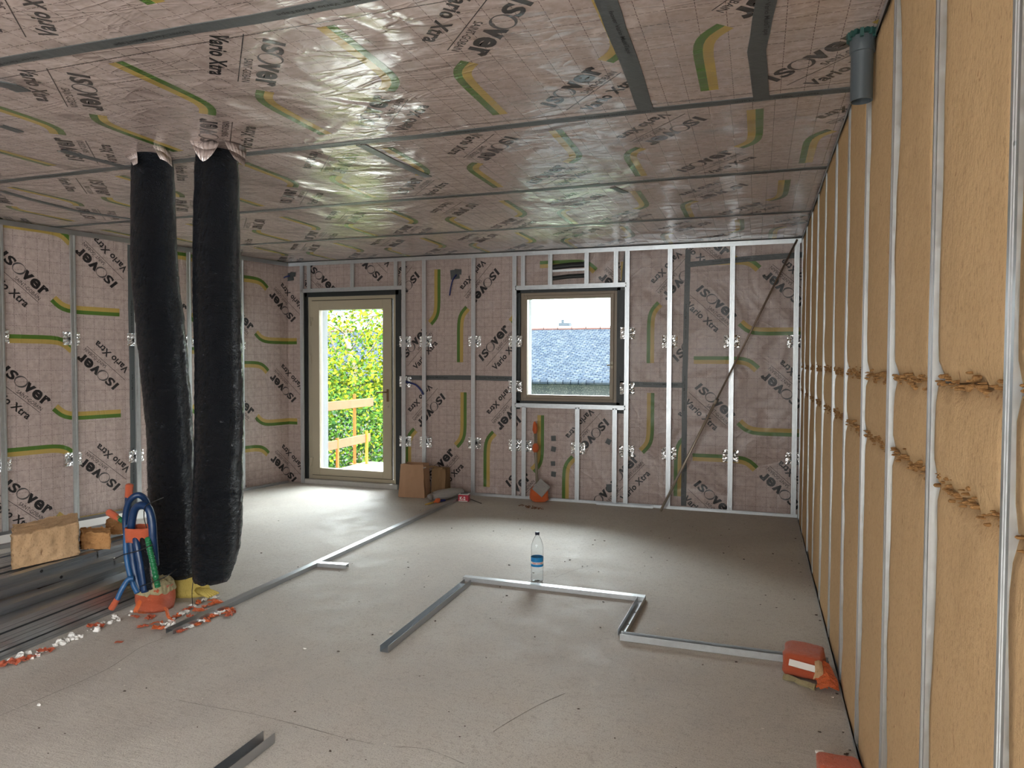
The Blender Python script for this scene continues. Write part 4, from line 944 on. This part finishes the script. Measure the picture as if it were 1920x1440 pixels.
# ------------------------------------------------------------------ conduit bundle coming out of the floor
cb = empty('conduit_bundle', tuple(fl(280, 1140))); tag(cb, 'bundle of dark blue and green conduits with orange tape rising beside the steel stack', 'conduit bundle')
def tub(name, pts, r, m, parent=cb, n=10, corr=False, k=7):
    P = smooth_path([at(*p) for p in pts], k if not corr else k*3)
    m_ = MB(); m_.tube(P, r if not corr else [r*(1.06 if i % 4 < 2 else .9) for i in range(len(P))], n); return m_.build(name, m, parent, smooth=not corr)
Yb = 3.12
tub('conduit', [(262, 1108, Yb), (251, 1060, Yb), (246, 1010, Yb), (247, 980, Yb), (253, 955, Yb), (266, 947, Yb), (279, 955, Yb), (285, 978, Yb), (287, 1010, Yb), (291, 1060, Yb+.02)], .0215, M_blue, n=14)
tub('conduit', [(268, 1108, Yb+.06), (250, 1050, Yb+.06), (238, 1005, Yb+.06), (235, 975, Yb+.06), (240, 945, Yb+.06), (251, 931, Yb+.07), (263, 929, Yb+.09), (275, 941, Yb+.12), (281, 970, Yb+.13), (284, 1020, Yb+.12)], .0175, M_blue, n=14)
tub('conduit', [(258, 1112, Yb-.03), (247, 1088, Yb-.03), (238, 1050, Yb-.02), (236, 1008, Yb+.0), (240, 985, Yb+.03)], .015, M_blue2, n=12)
tub('conduit', [(272, 1110, Yb-.03), (264, 1060, Yb-.035), (256, 1015, Yb-.03), (254, 1000, Yb)], .02, M_blue, n=12)
tub('conduit', [(281, 1105, Yb-.02), (275, 1060, Yb-.03), (268, 1018, Yb-.02), (266, 1000, Yb)], .016, M_black, n=12)
tub('green_conduit', [(296, 1100, Yb-.01), (289, 1065, Yb-.03), (281, 1030, Yb-.035), (277, 1008, Yb-.02)], .0155, M_grn, n=14, corr=True)
tub('conduit', [(250, 1085, Yb-.05), (240, 1087, Yb-.07), (228, 1106, Yb-.10), (219, 1126, Yb-.12)], .0145, M_blue2, n=12)
tub('orange_cap', [(220, 1123, Yb-.119), (214, 1133, Yb-.125), (208, 1142, Yb-.13)], [.0165]*7+[.017]*7+[.013], M_orange)
tub('conduit', [(243, 1000, Yb+.10), (240, 960, Yb+.10), (241, 925, Yb+.10)], .0185, M_blue, n=12)
tub('orange_cap', [(241, 932, Yb+.10), (242, 918, Yb+.10), (243, 907, Yb+.10)], [.021]*7+[.022]*6+[.018, .012], M_orange)
tub('green_conduit', [(250, 1000, Yb+.08), (240, 985, Yb+.08), (226, 974, Yb+.07), (219, 970, Yb+.07)], .014, M_grn, corr=True)
tub('orange_cap', [(224, 974, Yb+.07), (213, 966, Yb+.07), (202, 959, Yb+.07)], [.017]*5+[.021]*6+[.022, .021, .018, .014], M_orange)
m_ = MB(); cA, cB = at(263, 987, Yb+.02), at(264, 1013, Yb+.02); k = 36; hw = .073; base = 0
for lv in range(6):
    c = cA.lerp(cB, lv/5)
    for j in range(k):
        a = 2*math.pi*j/k; e = .7; sx = math.copysign(abs(math.cos(a))**e, math.cos(a)); sy = math.copysign(abs(math.sin(a))**e, math.sin(a)); q = 1+.04*noise.noise(V((sx*3, sy*3, lv*.6)))
        m_.v.append((c.x+R_.x*sx*hw*q-F_.x*sy*.062*q*-1, c.y+R_.y*sx*hw*q+F_.y*sy*.062*q, c.z+.004*noise.noise(V((j*.5, lv, 2)))))
for i in range(5):
    for j in range(k): m_.face([i*k+j, i*k+(j+1) % k, (i+1)*k+(j+1) % k, (i+1)*k+j])
o = m_.build('orange_band', M_orange, cb, smooth=True); s = o.modifiers.new('t', 'SOLIDIFY'); s.thickness = .002
tub('tie_wire', [(306, 933, Yb+.10), (292, 939, Yb+.02), (281, 944, Yb-.03), (272, 951, Yb-.03), (270, 970, Yb-.01), (275, 990, Yb)], .0025, M_wire, n=6)
tub('tie_wire', [(286, 1021, Yb-.04), (262, 1032, Yb-.06), (232, 1040, Yb-.07), (213, 1049, Yb-.06)], .0030, M_wire, n=6)
tub('tie_wire', [(262, 1100, Yb-.06), (290, 1090, Yb-.07), (316, 1078, Yb-.05), (330, 1068, Yb)], .0028, M_wire, n=6)
# mineral-wool plug wrapped in orange tape, yellow wool behind
def plug(c, rx, ry, h, rz, seed, rows=7, k=40, taper=.12, lump_=.10):
    out = []; ca_, sa_ = math.cos(rz), math.sin(rz)
    for i in range(rows+1):
        t_ = i/rows; s = 1+taper*math.sin(t_*2.2)-.05*t_; row = []
        for j in range(k):
            a = 2*math.pi*j/k; q = s*(1+lump_*noise.noise(V((math.cos(a)*1.7, math.sin(a)*1.7, t_*1.5+seed))))
            x, y = rx*math.cos(a)*q, ry*math.sin(a)*q; row.append((c.x+x*ca_-y*sa_+.03*t_*0, c.y+x*sa_+y*ca_, h*t_+(.01*noise.noise(V((a*2, seed, t_*4))) if t_ > 0 else .001)))
        out.append(row)
    return out
def skin(m_, rows, cap=True):
    base = len(m_.v); k = len(rows[0])
    for r in rows: m_.v += r
    for i in range(len(rows)-1):
        for j in range(k): m_.face([base+i*k+j, base+i*k+(j+1) % k, base+(i+1)*k+(j+1) % k, base+(i+1)*k+j])
    if cap: m_.face([base+j for j in range(k)][::-1]); m_.face([base+(len(rows)-1)*k+j for j in range(k)])
pc = fl(291, 1141); pl = empty('wool_plug', (pc.x, pc.y, 0)); tag(pl, 'wool plug wrapped in orange tape at the foot of the conduits', 'insulation plug')
m_ = MB(); rows = plug(pc, .100, .085, .155, .4, 2, taper=.18); skin(m_, rows, False); o = m_.build('orange_wrap', M_orange, pl, smooth=True); s = o.modifiers.new('t', 'SOLIDIFY'); s.thickness = .003
m_ = MB(); n = 26; base = 0
top = rows[-1]; cen = V((sum(p[0] for p in top)/len(top), sum(p[1] for p in top)/len(top), .16)); k = len(top)
for r in range(9):
    f = 1.10*(1-r/8) if r else 1.12
    for j in range(k):
        p = V(top[j]); q = cen.lerp(p, f); q.z = .118+(.052 if r else -.004)+.02*noise.noise(q*45)+.012*noise.noise(q*110)+(.012 if r > 1 else 0); m_.v.append(tuple(q+V((noise.noise(q*60), noise.noise(q*60+V((5, 0, 0))), 0))*.012))
for r in range(8):
    for j in range(k): m_.face([r*k+j, r*k+(j+1) % k, (r+1)*k+(j+1) % k, (r+1)*k+j])
m_.build('torn_wool', M_rock, pl)
m_ = MB(); a = fl(262, 1140, .12)
strip(m_, [fl(262, 1128, .15), fl(262, 1145, .09)-V((0, .03, 0)), fl(270, 1150, .06)], .035, (1, 0, 0), seed=2); strip(m_, [fl(311, 1140, .07)-V((0, .0, 0)), fl(317, 1158, .04), fl(327, 1165, .008)], .03, (1, 0, 0), seed=4)
o = m_.build('loose_tape_end', M_orange2, pl); s = o.modifiers.new('t', 'SOLIDIFY'); s.thickness = .0015
yc = fl(352, 1112); m_ = MB(); rows = plug(yc, .125, .10, .165, .1, 5, taper=.05, lump_=.25); rows = [[(p[0]+.05*max(0, p[0]-yc.x)*(1-i/7)*6, p[1], p[2]) for p in r] for i, r in enumerate(rows)]; skin(m_, rows)
yw = m_.build('glass_wool_piece', M_glasswool, smooth=True); tag(yw, 'lump of yellow glass wool on the floor under the black ducts', 'insulation')
m_ = MB(); c = fl(392, 1120, .02); 
for j in range(5): m_.tube([yc+V((.10, -.02+.01*j, .04-.004*j)), c+V((.01*j, .01*j, .005*j))], [.03, .006], 7)
skinme = m_.build('frayed_tuft', M_glasswool, yw, smooth=True); skinme['kind'] = 'stuff'
m_ = MB(); m_.tube(smooth_path([at(363, 1086, 3.4), at(360, 1108, 3.4), fl(361, 1138, .001)], 4), .0022, 6); tag(m_.build('hanging_wire', M_wire), 'thin dark wire standing in front of the yellow wool', 'wire')

# ------------------------------------------------------------------ scraps and crumbs
def scrap(c, s, rz, seed, m, label, group, name='tape_scrap', cat='scrap', hgt=.6):
    r = random.Random(seed); m_ = MB(); n = 6; g = []
    for i in range(n+1):
        for j in range(n+1):
            a, b = (i/n-.5)*s*1.6, (j/n-.5)*s*.8; x = a*math.cos(rz)-b*math.sin(rz); y = a*math.sin(rz)+b*math.cos(rz)
            z = .003+hgt*s*abs(noise.noise(V((a/s*2.2+seed, b/s*2.2, seed*.7))))
            g.append((c.x+x+s*.25*noise.noise(V((i*.6, j*.6, seed))), c.y+y+s*.25*noise.noise(V((i*.6, j*.6, seed+4))), c.z+z))
    base = len(m_.v); m_.v += g
    for i in range(n):
        for j in range(n): q = i*(n+1)+j; m_.face([q, q+n+1, q+n+2, q+1])
    o = m_.build(name, m); q = o.modifiers.new('t', 'SOLIDIFY'); q.thickness = .0012; q.offset = 1; tag(o, label, cat, group); return o
rng = random.Random(12)
LA = 'crumpled orange tape scrap among others around the near end of the long floor rail'
LB = 'pale papery scrap among the orange ones around the near end of the long floor rail'
spots = [(283, 1160, 1), (300, 1180, 1), (311, 1172, 0), (322, 1166, 0), (330, 1158, 1), (345, 1152, 0), (352, 1144, 1), (362, 1138, 0), (372, 1131, 1), (384, 1126, 0), (390, 1137, 1), (376, 1146, 1), (356, 1158, 1), (398, 1122, 0), (405, 1130, 1),
         (340, 1185, 1), (352, 1178, 0), (364, 1172, 1), (376, 1166, 0), (389, 1165, 1), (398, 1158, 1), (408, 1153, 0), (418, 1151, 1), (428, 1145, 1), (432, 1152, 1), (294, 1171, 1), (318, 1178, 0), (268, 1176, 1)]
for i, (x, y, o_) in enumerate(spots):
    p = fl(x, y)
    scrap(p, rng.uniform(.035, .062), rng.uniform(0, 3), i+3, (M_orange2 if i % 3 else M_orange) if o_ else M_white, LA if o_ else LB, 'orange scraps round the rail end' if o_ else 'pale scraps round the rail end')
LC = 'small white foam crumb lying along the foot of the left steel stack'
LD = 'orange tape scrap lying along the foot of the left steel stack'
for i in range(64):
    t_ = rng.random()**.9; x = 20+230*t_; y = 1243-.425*x+rng.uniform(4, 18)
    p = fl(x, y); 
    m_ = MB(); chip(m_, p, rng.choice([.006, .009, .012, .018, .026])*rng.uniform(.8, 1.2), rng, .8); tag(m_.build('foam_crumb', M_white, smooth=False), LC, 'crumb', 'white crumbs along the steel stack')
for i, (x, y, s) in enumerate(((22, 1246, .07), (86, 1222, .05), (181, 1176, .06), (255, 1158, .035), (60, 1234, .04))):
    scrap(fl(x, y), s, rng.uniform(0, 3), 60+i, M_orange, LD, 'orange scraps along the steel stack')
scrap(fl(223, 1205), .026, .4, 90, M_orange, 'small lone orange scrap on bare floor left of the rail end', None, hgt=.1)
M_grit = mat('dark_grit', (.07, .05, .04), .9); M_gritw = mat('pale_grit', (.62, .58, .52), .9)
for nm, mm, cnt, lb in (('floor_grit', M_grit, 230, 'dark grit scattered over the concrete floor'), ('floor_chips', M_gritw, 90, 'pale chips scattered over the concrete floor')):
    m_ = MB()
    for i in range(cnt):
        x = rng.uniform(-3.1, .3) if rng.random() < .8 else rng.uniform(-5, .3); y = rng.uniform(1.4, 7.3)
        chip(m_, (x, y, 0), rng.choice([.003, .004, .006, .009])*rng.uniform(.7, 1.2), rng, .45)
    for i in range(30 if mm is M_grit else 10):
        y = rng.uniform(2.6, 7); chip(m_, (W-.01-abs(rng.gauss(0, .05)), y, 0), rng.uniform(.003, .01), rng, .5)
    tag(m_.build(nm, mm), lb, 'debris', kind='stuff')
def lone(px, py, s, m, label): m_ = MB(); chip(m_, fl(px, py), s, random.Random(px), .6); tag(m_.build('debris_chip', m), label, 'debris')
lone(733, 1186, .016, M_gritw, 'pale chip on the floor left of the open rail end')
lone(73, 1323, .014, M_white, 'white chip alone on the near left floor')
lone(572, 1217, .011, M_white, 'white chip on the floor midway between the long rail and the open rail')
lone(955, 1060, .010, M_grit, 'dark chip on the floor left of the water bottle')
# cracks and chalk line in the slab
M_crack = mat('crack_dark', (.10, .08, .07), .9)
def crack(pts, w, label, name='floor_crack', m=None, seed=0):
    P = smooth_path([fl(*p) for p in pts], 8); m_ = MB()
    for i in range(len(P)-1):
        a, b = P[i], P[i+1]; d = (b-a).normalized(); nn = V((-d.y, d.x, 0)); wa = w*(.5+.8*abs(noise.noise(a*5))); wb2 = w*(.5+.8*abs(noise.noise(b*5)))
        m_.poly([a-nn*wa+V((0, 0, .0006)), b-nn*wb2+V((0, 0, .0006)), b+nn*wb2+V((0, 0, .0006)), a+nn*wa+V((0, 0, .0006))])
    o = m_.build(name, m or M_crack, fo); return o
crack([(330, 1312), (400, 1326), (470, 1338), (560, 1360), (640, 1382), (700, 1395)], .0013, '')
crack([(735, 1400), (800, 1405), (870, 1432)], .0011, '')
crack([(0, 1342), (100, 1300), (200, 1255), (262, 1215), (305, 1197)], .0018, '')
crack([(1060, 1300), (1010, 1322), (960, 1350), (925, 1372)], .002, '')
crack([(1040, 1083), (1080, 1068), (1110, 1060)], .0014, '')

# ------------------------------------------------------------------ outside
m_ = MB(); m_.span((-5.76, 7.88, -.25), (2.5, 9.82, -.04)); o = struct(m_.build('terrace_floor', M_terr)); tag(o, 'pale concrete terrace outside the glazed door')
m_ = MB(); m_.span((-60, 7.9, -3.2), (60, 80, -3.0)); o = struct(m_.build('ground', mat('garden_ground', (.05, .09, .03), .95))); tag(o, 'garden ground far below the terrace')
def post(x, y, z1, m, label, leanx=0):
    m_ = MB(); m_.sheet([(-.02, .03), (-.02, 0), (.02, 0), (.02, .03)], V((x, y, -.038)), V((x+leanx, y, z1)), (0, 1, 0), (-1, 0, 0), .004)
    m_.box((x-.01, y, -.036), (.12, .10, .006)); tag(m_.build('guard_post', m), label, 'post', 'orange guard rail posts on the terrace')
GX = -5.68
post(GX-.10, 8.72, 1.02, M_post, 'tall orange guard post partly hidden by the door jamb')
post(GX-.10, 9.52, 1.03, M_post, 'tall orange guard post holding the far end of the upper board')
post(GX+.02, 8.86, .43, M_post, 'short orange guard post at the near end of the lower board')
post(GX+.06, 9.60, .47, M_posty, 'short yellow-orange guard post at the far end of the lower board')
def plank(A, B, h, label):
    A, B = V(A), V(B); d = (B-A).normalized(); m_ = MB(); m_.box((A+B)/2, (.028, (B-A).length, h), rot=Matrix((V((d.y, -d.x, 0)), d, V((0, 0, 1)))).transposed())
    tag(bevel(m_.build('guard_board', M_timber), .004), label, 'board')
plank((GX-.065, 8.3, .89), (GX-.065, 9.98, .885), .125, 'upper wooden guard board outside the door')
plank((GX-.01, 8.3, .33), (GX+.03, 9.72, .355), .125, 'lower wooden guard board outside the door')
M_leafy = mat('yellow_green_leaves', (.085, .10, .006), .9, 0, 0); M_leafg = mat('green_leaves', (.026, .058, .008), .9, 0, 0); M_leafd = mat('dark_green_leaves', (.010, .026, .008), .9, 0, 0); M_bark = mat('bark', (.10, .08, .06), .9)
def leaves(name, blobs, cnt, size, mats, seed, parent=None, long=2.2):
    r = random.Random(seed); m_ = MB(); tot = sum(b[3]*b[4]*b[5] for b in blobs)
    for b in blobs:
        for _ in range(int(cnt*b[3]*b[4]*b[5]/tot)):
            d = V((r.gauss(0, 1), r.gauss(0, 1), r.gauss(0, 1))).normalized()*(r.random()**.35)
            p = V((b[0]+d.x*b[3], b[1]+d.y*b[4], b[2]+d.z*b[5])); u = V((r.gauss(0, 1), r.gauss(0, 1), r.gauss(0, .6)-.5)).normalized(); w = u.cross(V((r.gauss(0, 1), r.gauss(0, 1), r.gauss(0, 1)))).normalized(); s = size*r.uniform(.6, 1.4)
            m_.mi = r.choices(range(len(mats)), [3, 2, 1][:len(mats)])[0]
            m_.poly([p, p+u*s*.5*long*.5+w*s*.3, p+u*s*long*.5, p+u*s*.5*long*.5-w*s*.3])
    return m_.build(name, mats, parent)
tr = empty('tree', tuple(at(665, 800, 15)-V((0, 0, 3.5)))); tag(tr, 'yellow-green leafy tree filling the upper glass of the terrace door', 'tree')
cT = at(665, 640, 14)
blobs = []; r = random.Random(4)
for px, py, Y, s in ((630, 610, 13, .45), (655, 590, 14, .5), (700, 600, 13, .55), (712, 640, 13, .5), (675, 640, 14, .35), (635, 680, 13, .55), (690, 690, 14, .45), (660, 715, 13, .8), (700, 740, 13, .75), (620, 740, 13, .7), (715, 575, 14, .4), (600, 640, 14, .8), (745, 660, 14, .8), (580, 720, 13.5, .9), (750, 740, 13.5, .8)):
    p = at(px, py, Y); blobs.append((p.x, p.y, p.z, s, s, s*.8))
leaves('crown', blobs, 7000, .085, [M_leafy, M_leafg], 1, tr)
m_ = MB(); b0 = at(665, 800, 14.5)
m_.tube(smooth_path([V((b0.x, b0.y, -3)), V((b0.x+.1, b0.y, -.5)), at(670, 720, 14), at(650, 640, 14), at(640, 590, 14)], 5), [.16]*6+[.11]*5+[.07]*5+[.04]*4+[.02], 8)
for a in (((660, 690, 14), (700, 650, 13.6), (722, 600, 13.5)), ((655, 660, 14), (680, 625, 13.8), (700, 592, 13.5)), ((662, 700, 14), (630, 660, 13.6), (612, 605, 13.2)), ((645, 620, 14), (672, 598, 13.6), (718, 590, 13.4)), ((645, 625, 14), (625, 612, 13.6), (606, 600, 13.4))): m_.tube(smooth_path([at(*q) for q in a], 4), .018, 6)
m_.build('trunk', M_bark, tr, smooth=True)
blobs = []
for px, py, Y, s in ((610, 790, 12, .7), (650, 800, 12, .7), (690, 790, 12, .7), (730, 800, 12, .8), (610, 860, 11.6, .7), (650, 855, 11.6, .7), (700, 850, 11.8, .7), (735, 870, 11.8, .8), (580, 830, 12, .9), (770, 830, 12.5, 1), (640, 760, 12.5, .6), (700, 765, 12.6, .6), (560, 780, 13, 1), (660, 910, 11.5, .8), (720, 930, 11.5, .9)):
    p = at(px, py, Y); blobs.append((p.x, p.y, p.z, s, s*.8, s*.8))
bs = empty('bush', tuple(at(660, 900, 12)-V((0, 0, 2)))); tag(bs, 'dense mid-green shrub behind the orange guard posts', 'bush')
leaves('foliage', blobs, 12000, .075, [M_leafg, M_leafd, M_leafy], 2, bs, 1.9)
m_ = MB()
for k, px in enumerate((620, 650, 690, 725)): q = at(px, 850, 12); m_.tube([V((q.x, q.y, -3)), V((q.x+.05*k, q.y, q.z-.2)), q+V((.1, 0, .3))], [.06, .045, .02], 7)
m_.build('stems', M_bark, bs)['kind'] = 'stuff'
# distant house behind the tree
h0 = at(690, 660, 30); hs = empty('distant_house', (h0.x, 30, -3)); tag(hs, 'pale grey house with a balcony glimpsed behind the tree', 'house')
M_pale = paper('pale_house_wall', (.018, .024, .030), (.024, .030, .036))
m_ = MB(); m_.span((h0.x-5, 30, -3), (h0.x+6, 36, h0.z+.9)); m_.build('house_wall', M_pale, hs)
for k in range(4):
    m_ = MB(); m_.span((h0.x-4+2.2*k, 29.93, .6), (h0.x-3.1+2.2*k, 30.0, 1.9)); m_.build('house_window', mat('dark_glass', (.03, .04, .05), .2), hs)
m_ = MB(); m_.poly([(h0.x-5.4, 29.5, h0.z+.9), (h0.x+6.4, 29.5, h0.z+.9), (h0.x+6.4, 33, h0.z+2.2), (h0.x-5.4, 33, h0.z+2.2)]); m_.poly([(h0.x-5.4, 36.5, h0.z+.9), (h0.x+6.4, 36.5, h0.z+.9), (h0.x+6.4, 33, h0.z+2.2), (h0.x-5.4, 33, h0.z+2.2)])
ro = m_.build('house_roof', M_pale, hs); s = ro.modifiers.new('t', 'SOLIDIFY'); s.thickness = .12
m_ = MB()
for k in range(5): m_.span((h0.x-1, 29.2, .25+.16*k), (h0.x+4, 29.24, .31+.16*k))
for k in range(4): m_.span((h0.x-1+1.6*k, 29.18, -.2), (h0.x-.95+1.6*k, 29.25, 1.05))
m_.build('balcony_railing', M_render, hs)
# slate-roofed building seen through the window
M_slate = mat('slate', (.10, .12, .15), .9, 0, 0); t = NT(M_slate)
cs = t.coord('Object', (1, 1, 1), (0, 0, .0)); br = t.n('ShaderNodeTexBrick', i_Scale=2.6, i_Mortar_Size=.035, i_Bias=.1); br.inputs['Color1'].default_value = (.0085, .0115, .017, 1); br.inputs['Color2'].default_value = (.016, .0205, .027, 1); br.inputs['Mortar'].default_value = (.0035, .005, .0075, 1); t.l(cs, br.inputs['Vector'])
nz = t.noise(cs, 9, 4, .7); t.color(t.mix(t.ramp(nz, [(.5, (0, 0, 0)), (.7, (1, 1, 1))]), br.outputs[0], (.026, .029, .031)))
E1_, R1_ = at(1070, 712, 17), at(1070, 617, 22); hb = empty('slate_roof_house', (-4, 17, -3)); tag(hb, 'neighbouring building with a blue-grey slate roof and red ridge seen through the window', 'house')
m_ = MB(); z0, z1 = E1_.z, R1_.z
for a in range(1): m_.poly([(-16, 16.9, z0-.03), (4, 16.9, z0-.03), (4, 22, z1), (-16, 22, z1)])
m_.poly([(-16, 27.1, z0-.03), (4, 27.1, z0-.03), (4, 22, z1), (-16, 22, z1)])
rf = m_.build('slate_roof', M_slate, hb); s = rf.modifiers.new('t', 'SOLIDIFY'); s.thickness = .08; s.offset = -1
m_ = MB()
for k in range(44): x = -16+.455*k; m_.tube([(x, 22, z1+.02), (x+.43, 22, z1+.025)], [.075, .065], 8)
m_.build('ridge_tiles', mat('red_ridge_tile', (.075, .028, .02), .8), hb)
M_peb = mat('pebbledash', (.2, .2, .2), .9); t = NT(M_peb); vo = t.n('ShaderNodeTexVoronoi', i_Scale=26); t.l(t.coord('Object'), vo.inputs['Vector']); t.color(t.ramp(vo.outputs['Distance'], [(.1, (.105, .10, .095)), (.5, (.030, .034, .040))]))
m_ = MB(); m_.span((-15.7, 17.3, -3), (3.7, 26.8, z0+.05)); m_.build('house_wall', M_peb, hb)
m_ = MB(); p = at(1055, 615, 22); m_.box((p.x, 22.3, z1+.12), (.35, .3, .18)); m_.tube([(p.x-.08, 22.3, z1+.2), (p.x-.08, 22.3, z1+.32)], .05, 8); m_.build('chimney', M_pale, hb)
m_ = MB(); m_.tube([(-15.9, 16.86, z0-.06), (3.9, 16.86, z0-.06)], .06, 8); m_.build('gutter', M_slate, hb)
